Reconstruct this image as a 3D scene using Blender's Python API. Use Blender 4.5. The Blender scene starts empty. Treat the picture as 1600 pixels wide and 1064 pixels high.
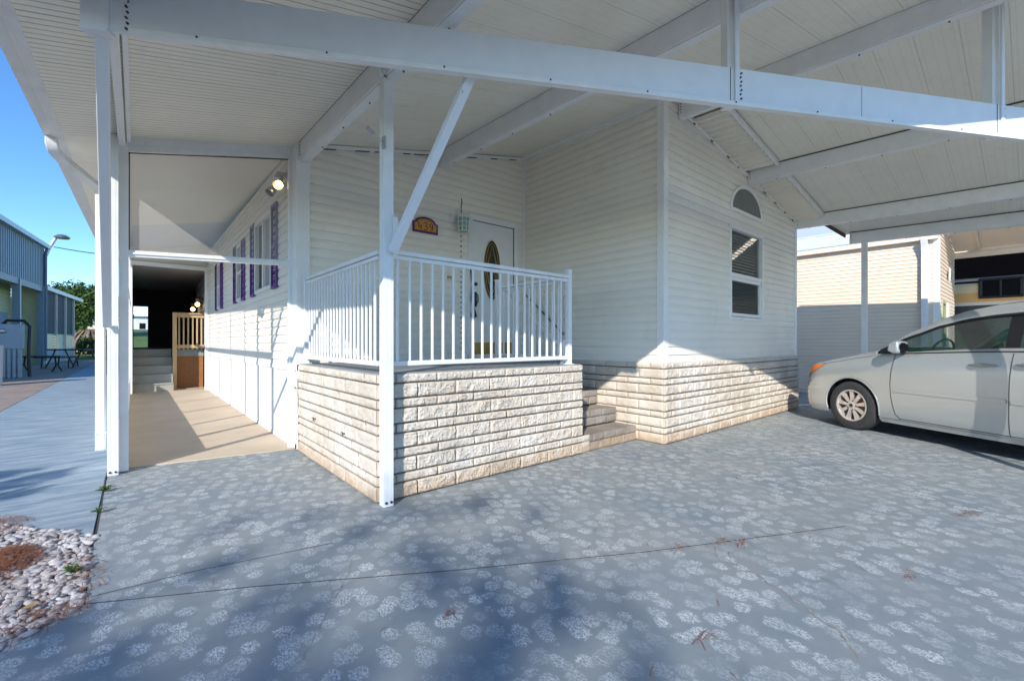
import bpy, bmesh, math, random
from mathutils import Vector, Matrix, noise
R=math.radians
random.seed(7)
S=bpy.context.scene
COL=S.collection
# ---------------------------------------------------------------- camera
YAW=R(40.27)
cd=bpy.data.cameras.new('camera'); cam=bpy.data.objects.new('camera',cd); COL.objects.link(cam)
cam.location=(0,0,1.25); cam.rotation_euler=(R(90),0,-YAW)
cd.sensor_width=36; cd.lens=694/1600*36; cd.shift_y=2/1600; cd.clip_start=.05; cd.clip_end=2000
S.camera=cam
# ---------------------------------------------------------------- sun and sky
SD=Vector((1,.72,-.68)).normalized()
EL=math.asin(-SD.z); AZ=math.atan2(-SD.x,-SD.y)
w=bpy.data.worlds.new('World'); S.world=w; w.use_nodes=True
nt=w.node_tree; nt.nodes.clear()
sk=nt.nodes.new('ShaderNodeTexSky'); sk.sky_type='NISHITA'; sk.sun_disc=False
sk.sun_elevation=EL; sk.sun_rotation=AZ; sk.air_density=.8; sk.dust_density=0; sk.ozone_density=4.0
bg=nt.nodes.new('ShaderNodeBackground'); bg.inputs[1].default_value=.15
ow=nt.nodes.new('ShaderNodeOutputWorld'); hs=nt.nodes.new('ShaderNodeHueSaturation'); hs.inputs['Saturation'].default_value=1.15; nt.links.new(sk.outputs[0],hs.inputs['Color']); nt.links.new(hs.outputs[0],bg.inputs[0]); nt.links.new(bg.outputs[0],ow.inputs[0])
sl=bpy.data.lights.new('sun','SUN'); sl.energy=3.0; sl.angle=R(.5); sl.color=(1,.94,.85)
so=bpy.data.objects.new('sun',sl); COL.objects.link(so); so.rotation_euler=SD.to_track_quat('-Z','Y').to_euler()
S.view_settings.view_transform='Standard'; S.view_settings.look='None'; S.view_settings.gamma=1; S.view_settings.exposure=.93
S.cycles.max_bounces=10; S.cycles.diffuse_bounces=6; S.cycles.transparent_max_bounces=16

# ---------------------------------------------------------------- materials
class NT:
    def __init__(s,name):
        s.m=bpy.data.materials.new(name); s.m.use_nodes=True; s.t=s.m.node_tree; s.b=s.t.nodes['Principled BSDF']
        s.tc=s.t.nodes.new('ShaderNodeTexCoord').outputs['Object']
    def n(s,k,**kw):
        x=s.t.nodes.new(k)
        for a,b in kw.items():
            if a in('inp',):
                for i,v in b.items():
                    if hasattr(v,'is_output') or isinstance(v,bpy.types.NodeSocket): s.t.links.new(v,x.inputs[i])
                    else: x.inputs[i].default_value=v
            else: setattr(x,a,b)
        return x
    def geo(s): return s.n('ShaderNodeNewGeometry').outputs['Position']
    def noise(s,scale,detail=4,rough=.55,vec=None,dist=0):
        return s.n('ShaderNodeTexNoise',inp={'Vector':vec or s.tc,'Scale':scale,'Detail':detail,'Roughness':rough,'Distortion':dist}).outputs[0]
    def mapv(s,sc=(1,1,1),rot=(0,0,0),vec=None):
        return s.n('ShaderNodeMapping',inp={'Vector':vec or s.tc,'Scale':sc,'Rotation':rot}).outputs[0]
    def ramp(s,fac,*st):
        r=s.n('ShaderNodeValToRGB',inp={0:fac}); e=r.color_ramp.elements
        while len(e)<len(st): e.new(.5)
        for i,(p,c) in enumerate(st):
            e[i].position=p; e[i].color=(c if len(c)==4 else (*c,1)) if not isinstance(c,(int,float)) else (c,c,c,1)
        return r.outputs[0]
    def mix(s,f,a,b,mode='MIX'):
        x=s.n('ShaderNodeMix',data_type='RGBA',blend_type=mode)
        for i,v in ((0,f),(6,a),(7,b)):
            if isinstance(v,bpy.types.NodeSocket): s.t.links.new(v,x.inputs[i])
            elif i==0: x.inputs[0].default_value=v
            else: x.inputs[i].default_value=(*v,1) if len(v)==3 else v
        return x.outputs[2]
    def math(s,op,a,b=0.,c=0.):
        return s.n('ShaderNodeMath',operation=op,inp={0:a,1:b,2:c}).outputs[0]
    def bump(s,h,st=.3,d=.01):
        s.t.links.new(s.n('ShaderNodeBump',inp={'Height':h,'Strength':st,'Distance':d}).outputs[0],s.b.inputs['Normal'])
    def set(s,**kw):
        mp=dict(col='Base Color',rough='Roughness',metal='Metallic',alpha='Alpha',spec='Specular IOR Level',trans='Transmission Weight',coat='Coat Weight',ecol='Emission Color',est='Emission Strength')
        for k,v in kw.items():
            i=s.b.inputs[mp[k]]
            if isinstance(v,bpy.types.NodeSocket): s.t.links.new(v,i)
            else: i.default_value=(*v,1) if isinstance(v,tuple) and len(v)==3 else v
        return s
def paint(name,col,rough=.45,var=.06,bump=.0,dirt=None,metal=0,sc=6):
    n=NT(name); f=n.noise(sc,5,.6); a=tuple(c*(1-var*1.6) for c in col); b=tuple(min(1,c*(1+var)) for c in col)
    c=n.ramp(f,(.3,a),(.7,b))
    if dirt:
        g=n.noise(2.3,8,.7); c=n.mix(n.ramp(g,(.56,0.),(.78,.55)),c,dirt)
    n.set(col=c,rough=rough,metal=metal)
    if bump: n.bump(n.noise(60,4,.6),bump,.003)
    return n.m
M={}
M['white']=paint('white_enamel',(.78,.78,.77),.38,.04,.05,(.6,.58,.53))
M['beam']=paint('white_beam_enamel',(.74,.76,.79),.35,.03,.05)
M['siding']=paint('vinyl_siding',(.84,.79,.70),.5,.035,.12,(.62,.58,.50),sc=1.2)
M['skirt']=paint('skirt_panel',(.80,.80,.79),.45,.03,.05)
M['trim']=paint('vinyl_trim',(.82,.81,.78),.45,.03)
M['cream']=paint('cream_siding',(.80,.66,.51),.55,.04,.1,sc=1)
M['yellow']=paint('yellow_siding',(.62,.60,.36),.6,.05)
M['black']=paint('black_plastic',(.012,.012,.014),.45,.1)
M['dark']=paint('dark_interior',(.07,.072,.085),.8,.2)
M['gap']=paint('dark_gap',(.05,.048,.045),.9,.2)
M['purple']=paint('purple_shutter',(.13,.05,.26),.55,.15)
M['mortar']=paint('mortar',(.17,.145,.12),.95,.2,.4,sc=30)
M['screw']=paint('screw_steel',(.06,.06,.065),.4,.2,metal=.6)
M['steel']=paint('steel',(.45,.45,.46),.35,.1,metal=.8)
M['brass']=paint('brass',(.50,.36,.12),.35,.15,metal=.8)
M['greymetal']=paint('grey_painted_metal',(.15,.19,.23),.5,.1)
M['bluegrey']=paint('ribbed_metal_wall',(.25,.31,.36),.5,.06)
M['rubber']=paint('tyre_rubber',(.035,.035,.037),.8,.25,.3,sc=40)
M['wood']=None
M['ceil_dirt']=paint('grimy_joint',(.33,.31,.28),.8,.3,sc=30)
def ceiling_mat(name,period,depth,groove,extra=True):
    n=NT(name); p=n.geo(); sx=n.n('ShaderNodeSeparateXYZ',inp={0:p}).outputs
    f=n.noise(1.3,6,.6,vec=p); c=n.ramp(f,(.3,(.80,.75,.64)),(.7,(.87,.82,.72)))
    g2=n.noise(9,6,.7,vec=p); c=n.mix(n.ramp(g2,(.55,0.),(.8,.4)),c,(.50,.48,.42))
    fr=n.math('FRACT',n.math('DIVIDE',sx[1],period))
    d=n.math('ABSOLUTE',n.math('SUBTRACT',fr,.5))
    h=n.ramp(d,(0.,0.),(groove,1.))
    if period<.1:
        d3=n.math('ABSOLUTE',n.math('SUBTRACT',n.math('FRACT',n.math('DIVIDE',sx[1],.31)),.5)); c=n.mix(n.ramp(d3,(0.,1.),(.02,0.)),c,(.22,.20,.18))
    c=n.mix(n.ramp(d,(0.,1.),(groove*.7,0.)),c,(.36,.345,.31) if period<.1 else (.56,.54,.49))
    if period>.1:
        d4=n.math('ABSOLUTE',n.math('SUBTRACT',n.math('FRACT',n.math('DIVIDE',sx[1],.0762)),.5)); c=n.mix(n.ramp(d4,(0.,.5),(.06,0.)),c,(.62,.60,.54))
    n.set(col=c,rough=.5); n.bump(h,.8,depth); return n.m
M['ceil_ribbed']=ceiling_mat('ribbed_ceiling_panel',.062,.006,.14)
M['ceil_wide']=ceiling_mat('wide_ceiling_panel',.305,.004,.012)
M['ceil_plain']=ceiling_mat('plain_ceiling_panel',1.2,.003,.003)
def brick_mat(name,c1,c2,c3):
    n=NT(name); f=n.noise(2.1,6,.65); c=n.ramp(f,(.3,c1),(.55,c2),(.75,c3))
    g=n.noise(55,5,.7); c=n.mix(n.ramp(g,(.35,.0),(.75,.35)),c,(.36,.31,.26))
    zz=n.n('ShaderNodeSeparateXYZ',inp={0:n.geo()}).outputs[2]; sp=n.math('SUBTRACT',n.math('MULTIPLY',n.noise(6,6,.7,vec=n.geo()),.34),zz)
    c=n.mix(n.ramp(sp,(0.,0.),(.13,.75)),c,(.46,.32,.20))
    n.set(col=c,rough=.9); n.bump(n.noise(70,6,.75),.7,.008); return n.m
M['brick']=brick_mat('split_face_brick',(.52,.44,.35),(.66,.59,.50),(.75,.70,.64))
M['brickstep']=brick_mat('weathered_step_brick',(.17,.14,.115),(.28,.245,.21),(.38,.34,.30))
def driveway_mat():
    n=NT('sponged_blue_concrete'); p=n.geo()
    wob=n.noise(3.5,3,.5,vec=p); 
    v=n.n('ShaderNodeVectorMath',operation='ADD',inp={0:p}); 
    wn=n.n('ShaderNodeTexNoise',inp={'Vector':p,'Scale':11.,'Detail':2.}).outputs[1]
    ws=n.n('ShaderNodeVectorMath',operation='MULTIPLY_ADD',inp={0:wn,1:(.05,.05,0),2:p}).outputs[0]
    mp=n.mapv((1,.86,0),(0,0,R(24)),ws)
    vo=n.n('ShaderNodeTexVoronoi',voronoi_dimensions='2D',feature='F1',inp={'Vector':mp,'Scale':9.6,'Randomness':.72})
    vo1=n.n('ShaderNodeTexVoronoi',voronoi_dimensions='2D',feature='F1',inp={'Vector':n.mapv((.86,1,0),(0,0,R(-38)),ws),'Scale':7.,'Randomness':1.})
    big=n.noise(1.1,3,.5,vec=p)
    rad=n.math('MULTIPLY_ADD',n.n('ShaderNodeSeparateColor',inp={0:vo.outputs['Color']}).outputs[0],.16,.34)
    d=n.math('SUBTRACT',rad,vo.outputs['Distance'])
    en=n.math('MULTIPLY_ADD',n.noise(48,3,.6,vec=p),.40,-.20)
    dab=n.ramp(n.math('ADD',d,en),(0.,0.),(.10,1.))
    d2=n.math('SUBTRACT',n.math('MULTIPLY',n.n('ShaderNodeSeparateColor',inp={0:vo1.outputs['Color']}).outputs[1],.33),vo1.outputs['Distance'])
    dab2=n.ramp(n.math('ADD',d2,en),(0.,0.),(.08,.8))
    dd=n.math('MAXIMUM',dab,dab2)
    # fibrous sponge strokes
    sv=n.mapv((125,66,1),(0,0,R(60)),p)
    st=n.n('ShaderNodeTexNoise',inp={'Vector':sv,'Scale':1.15,'Detail':3.,'Roughness':.6,'Distortion':1.1}).outputs[0]
    st=n.ramp(st,(.485,0.),(.535,1.))
    wear=n.ramp(n.noise(2.6,5,.6,vec=p),(.36,.18),(.60,1.))
    pd=n.n('ShaderNodeSeparateColor',inp={0:vo.outputs['Color']}).outputs[2]
    pd=n.ramp(pd,(.0,.35),(.6,1.))
    m=n.math('MULTIPLY',n.math('MULTIPLY',n.math('MULTIPLY',dd,st),wear),pd)
    base=n.ramp(n.noise(.9,6,.6,vec=p),(.3,(.155,.20,.235)),(.5,(.225,.25,.26)),(.7,(.27,.285,.28)))
    base=n.mix(n.ramp(n.noise(14,6,.75,vec=p),(.35,0.),(.75,.35)),base,(.27,.315,.34))
    base=n.mix(n.ramp(n.noise(3.1,5,.6,vec=p,dist=1.),(.66,0.),(.8,.30)),base,(.23,.17,.16))
    # haze of thin paint round the dabs
    base=n.mix(n.math('MULTIPLY',dd,.05),base,(.36,.41,.45))
    c=n.mix(n.math('MULTIPLY',m,.92),base,(.62,.65,.66))
    n.set(col=c,rough=n.ramp(n.noise(5,4,.6,vec=p),(.3,.55),(.7,.75)))
    n.bump(n.math('ADD',n.noise(120,5,.7,vec=p),n.math('MULTIPLY',m,.25)),.35,.004); return n.m
M['drive']=driveway_mat()
def path_mat():
    n=NT('brushed_blue_concrete'); p=n.geo()
    a=n.noise(1.,6,.65,vec=n.mapv((2,9,1),(0,0,R(-14)),p),dist=.6); 
    c=n.ramp(a,(.32,(.14,.22,.28)),(.5,(.26,.33,.38)),(.68,(.38,.43,.46)))
    c=n.mix(n.ramp(n.noise(3,6,.7,vec=p),(.62,0.),(.8,.5)),c,(.30,.33,.34))
    n.set(col=c,rough=.7); n.bump(n.noise(1.,5,.7,vec=n.mapv((9,40,1),(0,0,R(-14)),p)),.9,.012); return n.m
M['path']=path_mat()
def floor_mat():
    n=NT('beige_painted_floor'); p=n.geo()
    c=n.ramp(n.noise(1.4,6,.6,vec=p),(.3,(.47,.38,.28)),(.7,(.57,.48,.37)))
    c=n.mix(n.ramp(n.noise(4.5,3,.5,vec=p),(.70,0.),(.76,.75)),c,(.42,.20,.08))
    n.set(col=c,rough=.7); n.bump(n.noise(40,5,.6,vec=p),.2,.004); return n.m
M['floor']=floor_mat()
def pavers_mat():
    n=NT('brick_paving'); p=n.geo()
    b=n.n('ShaderNodeTexBrick',inp={'Vector':n.mapv((1,1,1),(0,0,R(45)),p),'Color1':(.34,.25,.20,1),'Color2':(.26,.21,.19,1),'Mortar':(.16,.13,.11,1),'Scale':3.,'Mortar Size':.03})
    c=n.mix(n.ramp(n.noise(1.,4,.6,vec=p),(.4,0.),(.7,.5)),b.outputs[0],(.42,.35,.29)); n.set(col=c,rough=.9); return n.m
M['pavers']=pavers_mat()
def grass_mat():
    n=NT('grass'); p=n.geo(); c=n.ramp(n.noise(.7,8,.7,vec=p),(.3,(.05,.10,.02)),(.7,(.12,.20,.05))); n.set(col=c,rough=.95); n.bump(n.noise(30,4,.7,vec=p),.8,.05); return n.m
M['grass']=grass_mat()
def soil_mat():
    n=NT('soil'); c=n.ramp(n.noise(20,8,.7),(.3,(.05,.035,.025)),(.7,(.13,.10,.08))); n.set(col=c,rough=.95); n.bump(n.noise(50,4,.7),.8,.02); return n.m
M['soil']=soil_mat()
def wood_mat(name,a,b,sc=(2,2,30),rot=(0,0,0)):
    n=NT(name); f=n.noise(1.5,6,.65,vec=n.mapv(sc,rot),dist=.8); n.set(col=n.ramp(f,(.3,a),(.7,b)),rough=.7); n.bump(f,.2,.003); return n.m
M['wood']=wood_mat('pine_lumber',(.50,.33,.16),(.68,.50,.29),(22,22,1.5))
M['osb']=wood_mat('strand_board',(.24,.08,.02),(.50,.24,.09),(18,40,50))
M['stepgrey']=paint('grey_step_paint',(.34,.35,.32),.6,.06,.1,(.28,.26,.22))
M['stoopfloor']=paint('stoop_floor_paint',(.26,.28,.30),.65,.12,.2)
M['stone']=None
n=NT('river_stone'); oi=n.noise(7,2,.5); c=n.ramp(oi,(.25,(.24,.22,.21)),(.5,(.40,.385,.39)),(.75,(.56,.55,.56))); c=n.mix(n.ramp(n.noise(50,4,.6),(.4,0.),(.75,.3)),c,(.36,.27,.20)); n.set(col=c,rough=.8); n.bump(n.noise(80,4,.6),.3,.004); M['stone']=n.m
M['straw']=paint('pine_straw',(.26,.09,.035),.8,.35,sc=25)
M['leaf']=paint('weed_leaf',(.10,.17,.04),.6,.3,sc=30)
def glass(name,col,alpha=None,rough=.02,trans=0.0,mixf=None):
    n=NT(name); n.set(col=col,rough=rough)
    if alpha is not None: n.set(alpha=alpha)
    n.set(trans=trans,spec=.8); return n.m
M['darkglass']=glass('window_glass',(.02,.03,.03),.18)
M['carglass']=glass('green_car_glass',(.015,.06,.045),.45)
M['smoke']=glass('black_gloss_glass',(.008,.008,.01),None,.12); M['smoke'].node_tree.nodes['Principled BSDF'].inputs['Specular IOR Level'].default_value=.08
def screen_mat():
    n=NT('insect_screen'); n.set(col=(.42,.41,.40),rough=.6,alpha=.38); return n.m
M['screen']=screen_mat()
def foliage(name,a,b):
    n=NT(name); c=n.ramp(n.noise(1.2,4,.6),(.3,a),(.7,b)); n.set(col=c,rough=.75,spec=.2); return n.m
M['fol1']=foliage('broadleaf_foliage',(.035,.075,.015),(.11,.16,.04))
M['fol2']=foliage('brown_fronds',(.15,.10,.07),(.30,.22,.16))
M['bark']=paint('bark',(.13,.10,.075),.95,.3,.5,sc=10)
M['orange']=paint('sign_orange',(.66,.30,.035),.6,.12,sc=30)
M['signpurple']=paint('sign_purple',(.10,.03,.14),.6,.15)
M['amber']=glass('amber_lens',(.75,.18,.01),None,.12)
M['clearlens']=glass('headlight_lens',(.16,.17,.18),None,.06)
M['carpaint']=None
n=NT('silver_gold_paint'); n.set(col=n.ramp(n.noise(300,2,.5),(.3,(.50,.52,.51)),(.7,(.55,.57,.56))),rough=.24,metal=.55,coat=.9); n.b.inputs['Coat Roughness'].default_value=.06; M['carpaint']=n.m
M['rim']=paint('alloy_rim',(.70,.64,.60),.28,.1,metal=.55,sc=12)
M['brakedisc']=paint('rusty_brake_disc',(.30,.12,.06),.7,.3,sc=20)
M['lampglass']=glass('green_lamp_glass',(.30,.55,.42),.75,.2)
def emis(name,col,st):
    n=NT(name); n.set(col=col,ecol=col,est=st); return n.m
M['bulb']=emis('lit_bulb',(1,.62,.28),6.)
M['rv']=None
def rv_mat():
    n=NT('motorhome_paint'); p=n.geo(); z=n.n('ShaderNodeSeparateXYZ',inp={0:p}).outputs
    f=n.math('DIVIDE',z[2],4.)
    R_=n.n('ShaderNodeValToRGB',inp={0:f}); R_.color_ramp.interpolation='CONSTANT'; e=R_.color_ramp.elements
    while len(e)<7: e.new(.9)
    for k,(p_,c_) in enumerate(((0,(.05,.04,.04)),(.532,(.75,.68,.55)),(.552,(.78,.43,.14)),(.611,(.80,.62,.36)),(.671,(.012,.01,.01)),(.687,(.62,.48,.29)),(.703,(.36,.18,.09)))):
        e[k].position=p_; e[k].color=(*c_,1)
    c=R_.outputs[0]
    n.set(col=c,rough=.5); return n.m
M['cloth']=paint('seat_cloth',(.16,.155,.14),.9,.1)
M['roof']=paint('roof_metal',(.62,.64,.66),.45,.05)
M['blind']=paint('blind_slat',(.80,.79,.72),.6,.05)
M['teal']=paint('asphalt',(.05,.05,.052),.9,.2)

# ---------------------------------------------------------------- mesh helpers
class MB:
    def __init__(s): s.v=[]; s.f=[]
    def add(s,vs,fs):
        o=len(s.v); s.v+= [Vector(a) for a in vs]; s.f+=[tuple(o+i for i in f) for f in fs]; return s
    def box(s,x0,x1,y0,y1,z0,z1):
        x0,x1=sorted((x0,x1)); y0,y1=sorted((y0,y1)); z0,z1=sorted((z0,z1))
        return s.add([(x0,y0,z0),(x1,y0,z0),(x1,y1,z0),(x0,y1,z0),(x0,y0,z1),(x1,y0,z1),(x1,y1,z1),(x0,y1,z1)],
          [(0,3,2,1),(4,5,6,7),(0,1,5,4),(1,2,6,5),(2,3,7,6),(3,0,4,7)])
    def bar(s,p,q,w,h,up=(0,0,1),dw=0,dh=0):
        p,q=Vector(p),Vector(q); d=(q-p).normalized(); r=d.cross(Vector(up)).normalized(); u=r.cross(d)
        vs=[]
        for c in (p,q):
            for a,b in ((-1,-1),(1,-1),(1,1),(-1,1)): vs.append(c+r*(a*w/2+dw)+u*(b*h/2+dh))
        return s.add(vs,[(0,1,2,3),(7,6,5,4),(0,4,5,1),(1,5,6,2),(2,6,7,3),(3,7,4,0)])
    def cyl(s,p,q,r,n=12,r2=None,caps=True):
        p,q=Vector(p),Vector(q); d=(q-p).normalized(); a=d.orthogonal().normalized(); b=d.cross(a); r2=r if r2 is None else r2
        vs=[c+(a*math.cos(t)+b*math.sin(t))*rr for c,rr in ((p,r),(q,r2)) for t in [2*math.pi*i/n for i in range(n)]]
        fs=[(i,(i+1)%n,n+(i+1)%n,n+i) for i in range(n)]
        if caps: fs+=[tuple(range(n-1,-1,-1)),tuple(range(n,2*n))]
        return s.add(vs,fs)
    def tube(s,pts,r,n=8,rect=None):
        pts=[Vector(p) for p in pts]; rings=[]; prev=None
        for i,p in enumerate(pts):
            d=((pts[min(i+1,len(pts)-1)]-pts[max(i-1,0)])).normalized()
            if prev is None: a=d.orthogonal().normalized() if rect is None else (Vector(rect[2])-d*Vector(rect[2]).dot(d)).normalized()
            else: a=(prev-d*prev.dot(d)).normalized()
            prev=a; b=d.cross(a)
            if rect: rings.append([p+a*x*rect[0]/2+b*y*rect[1]/2 for x,y in ((-1,-1),(1,-1),(1,1),(-1,1))])
            else:
                rr=r[i] if isinstance(r,(list,tuple)) else r
                rings.append([p+(a*math.cos(2*math.pi*k/n)+b*math.sin(2*math.pi*k/n))*rr for k in range(n)])
        n=len(rings[0]); vs=[v for g in rings for v in g]
        fs=[(i*n+k,i*n+(k+1)%n,(i+1)*n+(k+1)%n,(i+1)*n+k) for i in range(len(rings)-1) for k in range(n)]
        fs+=[tuple(range(n-1,-1,-1)),tuple((len(rings)-1)*n+k for k in range(n))]
        return s.add(vs,fs)
    def prism(s,poly,ax,a0,a1):
        # poly: 2d points; ax: extrusion axis 'x' (poly=(y,z)), 'y' (poly=(x,z)), 'z' (poly=(x,y))
        f={'x':lambda p,a:(a,p[0],p[1]),'y':lambda p,a:(p[0],a,p[1]),'z':lambda p,a:(p[0],p[1],a)}[ax]
        n=len(poly); vs=[f(p,a0) for p in poly]+[f(p,a1) for p in poly]
        return s.add(vs,[tuple(range(n)),tuple(range(2*n-1,n-1,-1))]+[(i,n+i,n+(i+1)%n,(i+1)%n) for i in range(n)])
    def lathe(s,prof,c,ax=(0,0,1),n=24):
        c=Vector(c); d=Vector(ax).normalized(); a=d.orthogonal().normalized(); b=d.cross(a); m=len(prof)
        vs=[c+d*h+(a*math.cos(2*math.pi*k/n)+b*math.sin(2*math.pi*k/n))*r for r,h in prof for k in range(n)]
        return s.add(vs,[(i*n+k,i*n+(k+1)%n,(i+1)*n+(k+1)%n,(i+1)*n+k) for i in range(m-1) for k in range(n)])
    def quad(s,*p): return s.add(p,[tuple(range(len(p)))])
    def ell(s,c,r,nu=12,nv=8,rot=None):
        vs=[];c=Vector(c)
        for j in range(nv+1):
            for i in range(nu):
                t=math.pi*j/nv; u=2*math.pi*i/nu; q=Vector((r[0]*math.sin(t)*math.cos(u),r[1]*math.sin(t)*math.sin(u),r[2]*math.cos(t)))
                if rot: q=rot@q
                vs.append(c+q)
        return s.add(vs,[(j*nu+i,(j+1)*nu+i,(j+1)*nu+(i+1)%nu,j*nu+(i+1)%nu) for j in range(nv) for i in range(nu)])
    def build(s,name,mat,parent=None,smooth=False,bevel=0,clip=None,local=False,kind=None,label=None,keep=False):
        off=Vector((0,0,0))
        if parent is not None and not local:
            q=parent
            while q is not None: off+=q.location; q=q.parent
        me=bpy.data.meshes.new(name); me.from_pydata([v-off for v in s.v],[],s.f)
        bm=bmesh.new(); bm.from_mesh(me)
        bmesh.ops.remove_doubles(bm,verts=bm.verts,dist=1e-5) if smooth else None
        if clip:
            for co,no in clip:
                bmesh.ops.bisect_plane(bm,geom=bm.verts[:]+bm.edges[:]+bm.faces[:],plane_co=Vector(co)-off,plane_no=no,clear_outer=True)
        if not keep: bmesh.ops.recalc_face_normals(bm,faces=bm.faces)
        bm.to_mesh(me); bm.free(); me.materials.append(mat)
        if smooth:
            for p in me.polygons: p.use_smooth=True
            try: me.set_sharp_from_angle(angle=R(38))
            except Exception: pass
        o=bpy.data.objects.new(name,me); COL.objects.link(o)
        if parent is not None: o.parent=parent
        if bevel:
            m=o.modifiers.new('bevel','BEVEL'); m.width=bevel; m.segments=2; m.limit_method='ANGLE'; m.angle_limit=R(50)
        if kind: o['kind']=kind
        if label: o['label']=label
        return o
def T(name,loc,label,cat,group=None,rz=0):
    o=bpy.data.objects.new(name,None); COL.objects.link(o); o.location=loc; o.rotation_euler=(0,0,rz); o.empty_display_size=.2
    o['label']=label; o['category']=cat
    if group: o['group']=group
    return o
def tag(o,label,cat,group=None):
    o['label']=label; o['category']=cat
    if group: o['group']=group
    return o
def rebase(o,p):
    p=Vector(p); o.data.transform(Matrix.Translation(-p)); o.location=p; return o

# siding: lap boards as real geometry. axis 'x': wall runs in x at y=c, faces out*(y); axis 'y': wall runs in y at x=c
def siding(mb,axis,c,a0,a1,z0,z1,out,holes=(),course=.106,lap=.0165,back=0):
    k=0; z=z0
    while z<z1-1e-4:
        zt=min(z+course,z1)
        br=sorted({z,zt,*[h for H in holes for h in (H[2],H[3]) if z<h<zt]})
        # profile: double dutch lap
        def pr(q): 
            t=(q-z)/course; return lap*(1-.12*t/.62) if t<.62 else lap*.88*(1-((t-.62)/.38)**.8)
        br=sorted({*br,*[q for q in (z+course*.62,z+course*.74,z+course*.86) if z<q<zt]})
        for b0,b1 in zip(br,br[1:]):
            iv=[(a0,a1)]
            for H in holes:
                if H[2]<(b0+b1)/2<H[3]:
                    nv=[]
                    for i,j in iv:
                        if H[1]<=i or H[0]>=j: nv.append((i,j)); continue
                        if H[0]>i: nv.append((i,H[0]))
                        if H[1]<j: nv.append((H[1],j))
                    iv=nv
            for i,j in iv:
                P=lambda a,p,q:(a,c+out*p,q) if axis=='x' else (c+out*p,a,q)
                mb.quad(P(i,pr(b0),b0),P(j,pr(b0),b0),P(j,pr(b1),b1),P(i,pr(b1),b1))
                if b0==z: mb.quad(P(i,0,b0),P(j,0,b0),P(j,lap,b0),P(i,lap,b0))
        z=zt
    return mb

def stonewall(mb,mo,p0,p1,z0,heights,out,res=.016,L=.40,seed=0,proud=.02,gap=.013,rough=.008,vg=.006,endstep=()):
    # split-face courses between plan points p0,p1; out = outward unit 2d normal
    p0=Vector(p0);p1=Vector(p1); Ln=(p1-p0).length; d=(p1-p0)/Ln; o=Vector(out); rnd=random.Random(seed)
    z=z0; W=lambda a,q,e:(p0.x+d.x*a+o.x*e,p0.y+d.y*a+o.y*e,q)
    for k,h in enumerate(heights):
        a=-(L*.62 if k%2 else L*.12)+rnd.uniform(-.006,.006)
        while a<Ln-.001:
            b=a+L*rnd.uniform(.985,1.015); s,e=max(a,0)+ (vg/2 if a>0 else 0),min(b,Ln)-(vg/2 if b<Ln else 0)
            if Ln-b<.09: e=Ln; b=Ln+1
            if e-s>.03:
                nu=max(2,int((e-s)/res)); nv=max(2,int((h-gap)/res)); t=rnd.uniform(-.003,.004)
                vs=[]
                for j in range(nv+1):
                    for i in range(nu+1):
                        x=s+(e-s)*i/nu; q=z+gap+(h-gap)*j/nv
                        edge=min(i,nu-i)==0 or min(j,nv-j)==0
                        N=.7*noise.noise(Vector((x*14+seed*7,q*18,k*3.1)))+1.1*abs(noise.noise(Vector((x*30+q*12,q*38,seed+k))))+.7*noise.noise(Vector((x*75,q*75,seed+k)))-.25
                        ed=proud*.55 if edge else proud
                        vs.append(W(x,q,ed+t+(N*rough if not edge else N*rough*.25)))
                fs=[(j*(nu+1)+i,j*(nu+1)+i+1,(j+1)*(nu+1)+i+1,(j+1)*(nu+1)+i) for j in range(nv) for i in range(nu)]
                mb.add(vs,fs)
                # returns
                B=lambda i,j:j*(nu+1)+i
                m=len(vs)
                mb.add([W(s,z+gap,ed) for ed in (proud*.55,0)]+[W(e,z+gap,ed) for ed in (0,proud*.55)],[(0,1,2,3)])
                mb.add([W(s,z+h,ed) for ed in (proud*.55,0)]+[W(e,z+h,ed) for ed in (0,proud*.55)],[(0,1,2,3)])
                for q in (s,e): mb.add([W(q,z+gap,0),W(q,z+gap,proud*.55),W(q,z+h,proud*.55),W(q,z+h,0)],[(0,1,2,3)])
            a=b
        z+=h
    # mortar plane
    mo.add([W(-.0,z0,.002),W(Ln,z0,.002),W(Ln,z-.002,.002),W(0,z-.002,.002)],[(0,1,2,3)])
HT=[.122,.076]*5   # bottom to top ~ 0.99

# ================================================================ THE SETTING
def CE(x,y):                       # underside of the carport roof
    return 4.30+(.22*(x-5.3) if x<5.3 else -.17*(x-5.3))+.035*(y-3)
def EDGE(x): return .72+.607*(1.5-x)+.08 if x<1.3 else .72-.50*(x-1.5)   # front edge of the roof in plan
g=MB().quad((-300,-300,-.06),(300,-300,-.06),(300,300,-.06),(-300,300,-.06)).build('ground',M['grass'],kind='structure')
# driveway concrete
dp=[(-.2,3.915),(-.184,2.936),(-.417,2.698),(-3.1,0.0),(-9,-6),(30,-22),(30,2.6),(12.5,2.6),(12.5,14),(9.5,14),(9.5,5.8),(-.2,5.8)]
MB().prism(dp,'z',-.05,0).build('driveway',M['drive'],kind='structure')
MB().quad((-40,-6.5,-.045),(-9,-6,-.045),(30,-22,-.045),(60,-60,-.045),(-40,-60,-.045)).build('road',M['teal'],kind='structure')
pp=[(-.215,3.925),(-.215,22),(-1.85,60),(-2.3,60),(-1.85,12),(-1.85,5.85),(-.722,4.62)]
MB().prism([(-.215,3.925),(-.215,40),(-1.85,40),(-1.85,5.76)],'z',-.05,-.004).build('footpath',M['path'],kind='structure')
MB().prism([(-1.87,5.8),(-1.87,48),(-9,48),(-9,12)],'z',-.05,-.008).build('paved_patio',M['pavers'],kind='structure')
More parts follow.
